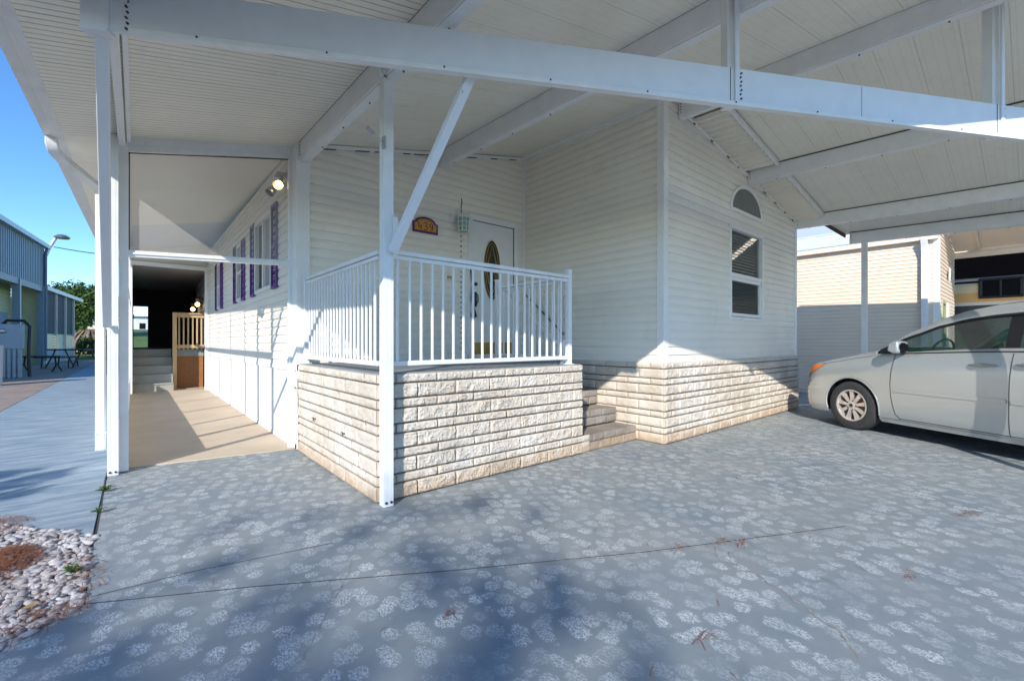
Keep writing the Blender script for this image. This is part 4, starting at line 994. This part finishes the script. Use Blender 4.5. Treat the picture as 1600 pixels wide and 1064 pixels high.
# wheels
def wheel(c,side):
    t_=bpy.data.objects.new('wheel',None)
    ax=Vector((0,side,0)); 
    m=MB(); m.lathe([(.225,-.10),(.30,-.105),(.332,-.09),(.345,-.06),(.345,.06),(.332,.09),(.30,.105),(.24,.10),(.225,.085)],c,ax,40)
    for k in range(0): pass
    ty=m.build('wheel',M['rubber'],van,smooth=True,local=True)
    cc=Vector(c)
    m=MB(); m.lathe([(.226,.088),(.222,.098),(.205,.094),(.20,.05),(.20,-.08)],c,ax,40); 
    for k in range(9):
        a=2*math.pi*k/9+.2; u=Vector((math.cos(a),0,math.sin(a))); v=Vector((-math.sin(a),0,math.cos(a)))
        m.add([cc+u*r_+v*x*w_+ax*y for (r_,w_,y) in ((.045,.018,.088),(.12,.020,.084),(.205,.031,.082)) for x in (-1,1)]+[cc+u*r_+v*x*w_+ax*(y-.03) for (r_,w_,y) in ((.045,.018,.088),(.12,.020,.084),(.205,.031,.082)) for x in (-1,1)],
          [(0,1,3,2),(2,3,5,4),(0,6,8,2),(2,8,10,4),(1,3,9,7),(3,5,11,9)])
    m.lathe([(.0,.093),(.03,.093),(.05,.088),(.055,.05)],c,ax,20)
    m.build('rim',M['rim'],ty,smooth=True,local=True)
    m=MB(); m.lathe([(.0,.094),(.026,.096),(.028,.09)],c,ax,16)
    for k in range(5):
        a=2*math.pi*k/5; p=cc+Vector((math.cos(a),0,math.sin(a)))*.066; m.cyl(p+ax*.07,p+ax*.088,.011,8)
    m.build('hub_cap',M['screw'],ty,smooth=True,local=True)
    m=MB(); m.lathe([(.0,.02),(.15,.02),(.15,.0)],c,ax,24); m.build('brake_disc',M['brakedisc'],ty,local=True)
for s0 in (0,3.0):
    wheel((s0,-.115,WZ),1); wheel((s0,-2*HWV+.115,WZ),-1)
# wheel wells, floor pan, interior
m=MB()
for c in (0,3.0):
    for sd in (1,-1):
        n=16; vs=[]
        for i in range(n+1):
            a=R(-10)+R(200)*i/n
            for yy in (-.03,-.36): vs.append(LP(c+(archR+.004)*math.cos(a),HWV+yy,WZ+(archR+.004)*math.sin(a),sd))
        m.add(vs,[(2*i,2*i+1,2*i+3,2*i+2) for i in range(n)])
        m.box(c-.4,c+.4,-HWV+sd*(HWV-.36)-.005,-HWV+sd*(HWV-.36)+.005,.25,.75)
m.box(-.80,4.05,-2*HWV+.30,-.30,.20,.24); m.box(.42,2.6,-2*HWV+.04,-.06,.20,.24); m.build('underbody',M['black'],van,local=True)
m=MB(); m.box(.25,.55,-2*HWV+.12,-.12,.6,1.08)
for yy in (-.52,-1.42):
    m.ell((1.55,yy,.72),(.26,.25,.10)); m.ell((1.78,yy,1.02),(.10,.24,.36)); m.ell((1.80,yy,1.42),(.06,.13,.10))
    m.ell((2.75,yy,1.0),(.10,.24,.36)); m.ell((2.77,yy,1.38),(.06,.13,.10))
m.box(.4,3.9,-2*HWV+.08,-.08,.42,.5); m.build('seats',M['cloth'],van,smooth=True,local=True)
m=MB(); sw=[Vector((.78+.06*math.sin(2*math.pi*k/20),-.52+.19*math.cos(2*math.pi*k/20),1.10+.18*math.sin(2*math.pi*k/20))) for k in range(21)]; m.tube(sw,.013,6); m.bar((.55,-.52,1.02),(.78,-.52,1.10),.05,.05); m.bar((.78,-.70,1.10),(.78,-.34,1.10),.03,.03); m.build('steering_wheel',M['black'],van,smooth=True,local=True)
m=MB(); m.tube([(.12,-.75,1.115),(.22,-1.1,1.15),(.26,-1.4,1.165)],.009,6); m.build('wiper',M['black'],van,local=True)

def mirror(o):
    for c in list(o.children):
        if c.type=='MESH': c.data.transform(Matrix.Diagonal((1,-1,1,1))); c.data.flip_normals()
        mirror(c)
mirror(van)

# ================================================================ NEIGHBOUR HOUSE ON THE RIGHT
nb=T('neighbour_house',(12.6,1.3,0),'cream lap-sided house beyond the van with white downspout and carport','house')
XN=12.6
m=MB(); siding(m,'y',XN,1.30,7.0,.0,3.40,-1,course=.083); m.build('side_wall',M['cream'],nb)
ny=1.30
m=MB(); siding(m,'x',ny,XN,15.2,0,4.2,-1,[(13.0,13.55,1.0,2.12)],course=.083); m.build('front_wall',M['cream'],nb,clip=[((13.7,ny,3.76),Vector((.22,0,1)))])
m=MB(); m.box(XN-.02,XN+.09,ny-.022,ny,0,3.4); m.box(XN-.022,XN,ny,ny+.08,0,3.4); m.build('corner_board',M['trim'],nb)
m=MB(); 
m.tube([(XN-.16,ny+.20,3.40),(XN-.10,ny+.20,3.25),(XN-.05,ny+.20,3.05),(XN-.05,ny+.20,.1)],0,rect=(.10,.14,(0,1,0))); m.build('downspout',M['white'],nb)
m=MB(); m.box(XN-.14,XN-.02,ny+.0,7.0,3.36,3.48); m.build('eave_fascia',M['cream'],nb)
m=MB(); 
for k in range(5): 
    z0=3.48+k*.09; m.add([(XN-.16+k*.14,ny+.0,z0),(XN-.16+k*.14,7,z0),(XN-.02+k*.14,7,z0+.075),(XN-.02+k*.14,ny+.0,z0+.075),(XN-.02+k*.14,7,z0+.09),(XN-.02+k*.14,ny,z0+.09)],[(0,1,2,3),(3,2,4,5)])
m.add([(XN+.5,ny+.6,3.9),(XN+.5,7,3.9),(XN+5,7,5.2),(XN+5,ny+.6,5.2)],[(0,1,2,3)]); m.build('roof',M['roof'],nb)
# its carport: soffit, ceiling and header
def NC(x,y): return 3.42+.28*(min(x,17)-XN)*.5+.0*(y)
m=MB()
for i in range(22):
    y0=ny-.02-i*0; 
x0,x1=XN,15.15; nr=26; f=lambda x:3.76-.22*(x-13.7)-.01
for i in range(nr):
    a=x0+(x1-x0)*i/nr; b=a+(x1-x0)/nr
    for p,q,d1,d2 in ((a,b-.02,.0,.02),(b-.02,b,.02,.0)): m.quad((p,ny-.02,f(p)-d1),(q,ny-.02,f(q)-d2),(q,ny-.42,f(q)-d2),(p,ny-.42,f(p)-d1))
m.build('vented_soffit',M['cream'],nb)
m=MB(); m.bar((x0,ny-.44,f(x0)-.01),(x1,ny-.44,f(x1)-.01),.04,.06); m.build('soffit_trim',M['cream'],nb)
m=MB(); m.add([(XN-.1,ny-.4,f(XN-.1)+.03),(15.3,ny-.4,f(15.3)+.03),(15.3,-2.4,f(15.3)+.03),(XN-.1,-2.4,f(XN-.1)+.03)],[(0,1,2,3)]); m.add([(XN-.1,ny-.4,f(XN-.1)+.1),(15.3,ny-.4,f(15.3)+.1),(15.3,-2.4,f(15.3)+.1),(XN-.1,-2.4,f(XN-.1)+.1)],[(3,2,1,0)]); 
for k in range(7): m.box(XN-.1,15.2,ny-.75-k*.42,ny-.745-k*.42,f(15.2)+.0,f(15.2)+.001)
m.build('carport_ceiling',M['cream'],nb)
m=MB(); m.box(15.2,15.26,-2.4,ny+.1,3.40,3.56); m.build('carport_beam',M['cream'],nb); m=MB(); m.box(15.27,15.33,-2.4,ny+.1,3.27,3.40); m.build('garage_header',M['cream'],nb)
m=MB(); m.box(15.2,15.26,ny+.0,ny+.08,0,3.4); m.build('garage_jamb',M['cream'],nb)
m=MB(); m.box(15.3,23,6.0,6.1,0,3.7);  m.box(18.4,18.5,-7,6,0,4.3); m.box(18.5,23.1,-7,6.1,4.3,4.4); m.box(15.27,15.3,1.42,6.0,0,3.7); gw=paint('garage_shade_black',(.003,.003,.004),.95,.1); gw.node_tree.nodes['Principled BSDF'].inputs['Specular IOR Level'].default_value=0; m.build('garage_shade_wall',gw,nb)  # walls coloured near black to stand in for deep shade behind the motorhome
m=MB(); rectframe(m,13.0,13.55,1.0,2.12,.06,ny-.03,ny+.03); nw=m.build('window',paint('green_window_frame',(.34,.38,.22),.6,.1),nb)
MB().box(13.05,13.5,ny+.0,ny+.01,1.05,2.07).build('pane',M['smoke'],nw)
MB().box(13.6,13.95,ny-.05,ny-.012,.95,2.1).build('shutter',M['trim'],nb)
m=MB(); m.ell((13.85,ny-.05,2.75),(.05,.02,.16)); 
for sx in (-1,1): 
    m.add([(13.85,ny-.04,2.70),(13.85+sx*.12,ny-.06,2.92),(13.85+sx*.20,ny-.06,2.90),(13.85+sx*.16,ny-.05,2.74),(13.85+sx*.05,ny-.04,2.62)],[(0,1,2,3,4)])
o=m.build('wall_ornament',M['white']); rebase(o,(13.85,ny-.02,2.6)); tag(o,'small white winged ornament on the cream wall above the window','ornament')
# motorhome in the neighbour's carport
rvt=T('motorhome',(17,0,0),'tan and brown striped motorhome with black window inside the dark carport','motorhome')
M['rv']=rv_mat()
m=MB(); m.prism([(15.75,.5),(15.75,2.62),(15.85,2.80),(16.1,2.85),(18.2,2.85),(18.2,.5)],'y',-6,2.6); m.build('body',M['rv'],rvt,bevel=.02)
m=MB(); m.box(15.725,15.74,.25,.843,2.352,2.732); w_=m.build('window',M['smoke'],rvt,bevel=.01)
m=MB(); m.box(15.70,15.75,.176,.917,2.732,2.79); m.box(15.70,15.75,.176,.917,2.297,2.352); m.box(15.70,15.75,.176,.25,2.352,2.732); m.box(15.70,15.75,.843,.917,2.352,2.732); m.build('window_frame',M['black'],w_,bevel=.02)
MB().box(15.705,15.75,.53,.565,2.352,2.732).build('mullion',M['black'],w_)
for y in (-4.5,1.8):
    m=MB(); m.cyl((15.77,y,.45),(16.05,y,.45),.45,24); m.build('wheel',M['rubber'],rvt)

# ================================================================ LEFT NEIGHBOUR BUILDING
lb=T('metal_clad_building',(-4.6,30,0),'tall blue-grey ribbed metal building with low screened porch across the path','building')
q0=Vector((-5.72,17.86)); q1=Vector((-4.0,36.2)); dq=(q1-q0).normalized(); nq=Vector((dq.y,-dq.x))
def Q(s,o=0,z=0): p=q0+dq*s+nq*o; return (p.x,p.y,z)
Lq=(q1-q0).length
m=MB(); k=0; s=0
while s<Lq:
    m.quad(Q(s,0,4.35),Q(s+.15,0,4.35),Q(s+.15,0,6.5),Q(s,0,6.5)); m.quad(Q(s+.15,0,4.35),Q(s+.17,.05,4.35),Q(s+.17,.05,6.5),Q(s+.15,0,6.5)); m.quad(Q(s+.17,.05,4.35),Q(s+.26,.05,4.35),Q(s+.26,.05,6.5),Q(s+.17,.05,6.5)); m.quad(Q(s+.26,.05,4.35),Q(s+.28,0,4.35),Q(s+.28,0,6.5),Q(s+.26,.05,6.5)); s+=.28
m.quad(Q(Lq,0,4.35),Q(Lq,-6,4.35),Q(Lq,-6,6.5),Q(Lq,0,6.5)); m.quad(Q(0,0,4.35),Q(0,-6,4.35),Q(0,-6,6.5),Q(0,0,6.5))
m.build('ribbed_wall',M['bluegrey'],lb)
m=MB(); m.bar(Q(-.3,.15,6.62),Q(Lq+.3,.15,6.62),.25,.22); m.build('gutter',M['roof'],lb)
m=MB(); m.quad(Q(-.3,.25,6.7),Q(Lq+.3,.25,6.7),Q(Lq+.3,-3,7.4),Q(-.3,-3,7.4)); m.quad(Q(-.3,-6.2,6.7),Q(Lq+.3,-6.2,6.7),Q(Lq+.3,-3,7.4),Q(-.3,-3,7.4)); m.build('roof',M['roof'],lb)
m=MB(); m.tube([Q(Lq+.1,.15,6.5),Q(Lq+.05,.10,6.25),Q(Lq-.05,.12,6.1),Q(Lq-.05,.12,.2)],.07,8); m.build('downspout',M['greymetal'],lb)
for s in (Lq-4.1,Lq-.15): m=MB(); m.bar(Q(s,-.05,0),Q(s,-.05,4.35),.28,.2,up=(dq.x,dq.y,0)); m.build('column',M['bluegrey'],lb)
m=MB(); m.bar(Q(0,-.05,4.2),Q(Lq,-.05,4.2),.2,.3); m.build('lintel',M['greymetal'],lb)
# recessed yellow wall
m=MB(); z=0
while z<4.3: m.quad(Q(0,-1.2,z),Q(Lq,-1.2,z),Q(Lq,-1.24,z+.2),Q(0,-1.24,z+.2)); m.quad(Q(0,-1.24,z),Q(Lq,-1.24,z),Q(Lq,-1.2,z),Q(0,-1.2,z)); z+=.2
m.quad(Q(0,-1.25,4.35),Q(Lq,-1.25,4.35),Q(Lq,0,4.35),Q(0,0,4.35)); z=0
while z<4.3: m.quad(Q(Lq,-1.2,z),Q(Lq,-.1,z),Q(Lq-.04,-.1,z+.2),Q(Lq-.04,-1.2,z+.2)); z+=.2
m.build('siding_wall',M['yellow'],lb)
m=MB(); m.bar(Q(Lq-2.6,-1.15,1.45),Q(Lq-.95,-1.15,1.45),.06,2.7); m.build('door',M['bluegrey'],lb)
# porch beyond
pz=4.3
m=MB(); m.bar(Q(Lq,.1,pz),Q(Lq+9.2,.1,pz-.05),.2,.22); m.quad(Q(Lq,.2,pz+.1),Q(Lq+9.2,.2,pz+.05),Q(Lq+9.2,-4,pz+.7),Q(Lq,-4,pz+.7)); m.build('porch_roof',M['roof'],lb)
m=MB(); z=0.8
while z<1.75: m.quad(Q(Lq+.3,0,z),Q(Lq+7,0,z),Q(Lq+7,-.04,z+.16),Q(Lq+.3,-.04,z+.16)); z+=.16
m.build('porch_siding',M['yellow'],lb)
m=MB(); m.bar(Q(Lq+.3,-.02,.4),Q(Lq+7,-.02,.4),.06,.8); m.build('porch_base',M['bluegrey'],lb)
m=MB(); m.bar(Q(Lq+.3,-.02,2.95),Q(Lq+7,-.02,2.95),.04,2.45); m.quad(Q(Lq+7,0,0),Q(Lq+7,-4,0),Q(Lq+7,-4,4.2),Q(Lq+7,0,4.2)); m.build('porch_screen',M['dark'],lb)
for s in (.25,2.5,4.75,7.0): 
    m=MB(); m.bar(Q(Lq+s,.03,0),Q(Lq+s,.03,4.2),.14,.12,up=(dq.x,dq.y,0)); m.build('porch_post',M['cream'],lb)

M['boxgrey']=paint('meter_box_paint',(.36,.42,.47),.5,.08)
# meter pedestal
mt=T('meter_pedestal',(-3.3,23.1,0),'grey electric meter box on a ribbed pedestal beside the paved patio','meter box')
m=MB(); m.box(-3.68,-3.02,22.95,23.3,1.0,1.86); m.build('meter_box',M['boxgrey'],mt,bevel=.02)
m=MB(); m.ell((-3.5,22.94,1.62),(.12,.05,.09)); m.build('meter_dial',M['steel'],mt,smooth=True)
m=MB(); 
for k in range(5): m.box(-3.62+k*.12,-3.55+k*.12,22.98,23.25,0,1.0)
m.build('pedestal',M['boxgrey'],mt)
m=MB(); m.tube([(-3.55,23.35,1.86),(-3.45,23.4,2.0),(-3.05,23.4,2.0),(-2.9,23.35,1.8),(-2.92,23.3,.9),(-2.9,23.3,0)],.05,8); m.build('black_hose',M['black'],mt,smooth=True)
# white bin at the far left
m=MB(); m.lathe([(0,0),(.28,0),(.30,1.1),(.31,1.14),(0,1.16)],(-3.22,19.3,0),n=20); o=m.build('white_barrel',M['white'],smooth=True); rebase(o,(-3.22,19.3,0)); tag(o,'white barrel cut by the left edge beside the meter box','barrel')
# picnic table
pt=T('picnic_table',(-2.30,30.0,0),'dark metal picnic table with attached benches on the brick patio','picnic table',rz=R(-38))
def pm(): return MB()
pm().box(-.85,.85,-.38,.38,.84,.90).build('table_top',M['black'],pt,local=True)
for sy in (-1,1): pm().box(-.85,.85,sy*.85-.15,sy*.85+.15,.50,.54).build('seat',M['black'],pt,local=True)
for sx in (-.6,.6):
    for sy in (-1,1):
        m=pm(); m.tube([(sx,sy*.25,.84),(sx,sy*.45,.45),(sx,sy*.70,.05),(sx,sy*.9,.04),(sx,sy*.85,.50)],.03,6); m.build('leg',M['black'],pt,local=True)
bn_=T('garden_bench',(-3.0,26.5,0),'dark low bench with curved metal legs left of the picnic table','bench',rz=R(-30))
MB().box(-.85,.85,-.2,.2,.62,.67).build('seat',M['black'],bn_,local=True)
for sx in (-.6,.6):
    m=MB(); m.tube([(sx,-.25,0.03),(sx,-.05,.3),(sx,-.1,.62)],.03,6); m.tube([(sx,.25,.03),(sx,.05,.3),(sx,.1,.62)],.03,6); m.build('leg',M['black'],bn_,local=True)
# street lamp and cable
slp=T('street_lamp',(-7.0,48,0),'tall white street lamp with disc head rising behind the metal roof','street lamp')
def U(x,y,d): # unproject helper for far background only: pixel -> world at camera depth d
    f=Vector((math.sin(YAW),math.cos(YAW))); r_=Vector((f.y,-f.x)); p=f*d+r_*((x-800)/694*d); return Vector((p.x,p.y,1.25+(534-y)/694*d))
a=U(58,430,34); b=U(77,388,34); c=U(88,371,34)
slp.location=(a.x,a.y,0)
m=MB(); m.tube([(a.x,a.y,0),(a.x,a.y,a.z),b,c],.10,8); m.build('pole',M['white'],slp)
e_=U(97,371,34); m=MB(); m.lathe([(0,.22),(.25,.18),(.48,.0),(.42,-.10),(0,-.12)],e_,n=20); m.build('lamp_head',M['steel'],slp,smooth=True)
m=MB(); p0=U(84,386,36); p1=U(260,396,40); m.tube([p0.lerp(p1,i/10)+Vector((0,0,-.4*math.sin(math.pi*i/10))) for i in range(11)],.035,5); o=m.build('power_cable',M['black']); rebase(o,p0); tag(o,'thin dark overhead cable crossing the sky right of the lamp','cable')

# trees
def tree(x,y,h,cr,lab,seed,mat='fol1',n=2600,leaf=.16,trunk=.2,zc=.62,flat=.8,grp=None,name='broadleaf_tree',cat='tree'):
    r_=random.Random(seed); t_=T(name,(x,y,0),lab,cat,grp)
    m=MB(); top=h*zc
    m.tube([(x,y,-.05),(x+r_.uniform(-.1,.1),y,top*.5),(x+r_.uniform(-.2,.2),y,top)],[trunk,trunk*.75,trunk*.5],8)
    cl=[]
    for k in range(22):
        a=r_.uniform(0,6.28); e=r_.uniform(-.45,1.1); rr=cr*r_.uniform(.25,.95); c=Vector((x+rr*math.cos(a)*math.cos(e*.8),y+rr*math.sin(a)*math.cos(e*.8),h*zc+ (h*(1-zc))*math.sin(e)*flat*r_.uniform(.5,1.)))
        cl.append((c,cr*r_.uniform(.22,.42))); m.tube([(x,y,top*.8),(Vector((x,y,top*.9))+c)/2,c],[trunk*.4,trunk*.25,trunk*.08],5)
    m.build('trunk',M['bark'],t_,smooth=True)
    m=MB()
    for k in range(n):
        c,rad=cl[r_.randrange(len(cl))]; d=Vector((r_.gauss(0,1),r_.gauss(0,1),r_.gauss(0,.75))).normalized()*rad*r_.random()**.4; p=c+d
        u=Vector((r_.gauss(0,1),r_.gauss(0,1),r_.gauss(0,1))).normalized(); v=u.orthogonal().normalized(); L=leaf*r_.uniform(.5,1.3)
        m.add([p-u*L,p+v*L*.45,p+u*L,p-v*L*.45],[(0,1,2,3)])
    m.build('crown',M[mat],t_,keep=True); return t_
P=U(110,520,52); tree(P.x,P.y,9.3,2.7,'tall loose evergreen tree behind the low porch roof',1,n=3200,leaf=.2)
P=U(152,520,46); tree(P.x,P.y,7.6,2.6,'dense bushy tree beside the white gutter post, right of the tall tree',2,n=3200,leaf=.2)
P=U(120,520,44); tree(P.x,P.y,4.9,1.9,'low rounded green tree between the two taller trees',8,n=2200,leaf=.18)
for k,(px_,dd,h_,c_,lab) in enumerate(((118,36,2.6,.95,'brown drooping dry palm clump behind the picnic table, leftmost'),(140,36,3.0,1.1,'brown drooping dry palm clump beside the white downspout'))):
    P=U(px_,560,dd); r_=random.Random(30+k); t_=T('dry_palm',(P.x,P.y,0),lab,'palm','dry palm clumps')
    m=MB(); m.tube([(P.x,P.y,0),(P.x+.1,P.y,.8),(P.x-.05,P.y,h_*.7)],[.28,.22,.15],8); m.build('trunk',M['bark'],t_)
    m=MB()
    for q in range(90):
        a=r_.uniform(0,6.28); L=c_*r_.uniform(.7,1.5); pts=[]
        for j in range(6):
            t=j/5; pts.append(Vector((P.x+math.cos(a)*L*t,P.y+math.sin(a)*L*t,h_*.7+h_*.35*t-h_*.95*t*t*r_.uniform(.8,1.)))) 
        for A,B in zip(pts,pts[1:]):
            sd=(B-A).cross(Vector((0,0,1))).normalized()*.07; m.add([A-sd,B-sd*.8,B+sd*.8,A+sd],[(0,1,2,3)])
    m.build('fronds',M['fol2' if q%3 else 'fol2'],t_,keep=True)
for k,(px_,dd,h_,lab) in enumerate(((110,38,1.6,'low leafy shrub under the dry palms near the patio end'),(146,34,1.9,'leafy green shrub against the white gutter post at the patio end'))):
    P=U(px_,560,dd); tree(P.x,P.y,h_,.8,lab,50+k,n=900,leaf=.12,trunk=.06,zc=.45,name='shrub',cat='shrub')
tree(-17.9,-11.2,13.4,2.8,'loose leafy tree at the street side whose shade dapples the driveway',77,n=780,leaf=.2,trunk=.16,zc=.74)
# far white houses
for k,(px_,dd,wd,lab) in enumerate(((150,78,14,'low white roofed house far beyond the trees'),)):
    P=U(px_,520,dd); t_=T('far_house',(P.x,P.y,1.5),lab,'house')
    MB().box(P.x-wd/2,P.x+wd/2,P.y,P.y+6,0,4.6).build('wall',M['cream'],t_); MB().prism([(P.y-.5,4.6),(P.y+6.5,4.6),(P.y+3,5.9)],'x',P.x-wd/2-.4,P.x+wd/2+.4).build('roof',M['roof'],t_)
P=U(213,520,75); t_=T('white_shed',(P.x,P.y,1.0),'small white building seen through the open doorway of the dark porch','shed')
MB().box(P.x-2.5,P.x+3,P.y,P.y+3,1,5.4).build('wall',M['white'],t_); MB().box(P.x-2.8,P.x+3.3,P.y-.3,P.y+3.3,5.4,5.6).build('roof',M['greymetal'],t_)
for k in range(2): MB().box(P.x-1.2+k*1.6,P.x-.4+k*1.6,P.y-.03,P.y,3.4,4.4).build('window',M['smoke'],t_)
tree(-6.9,1.7,4.6,.9,'small leafy street side tree whose shade crosses the blue footpath',78,n=900,leaf=.10,trunk=.05,zc=.7)
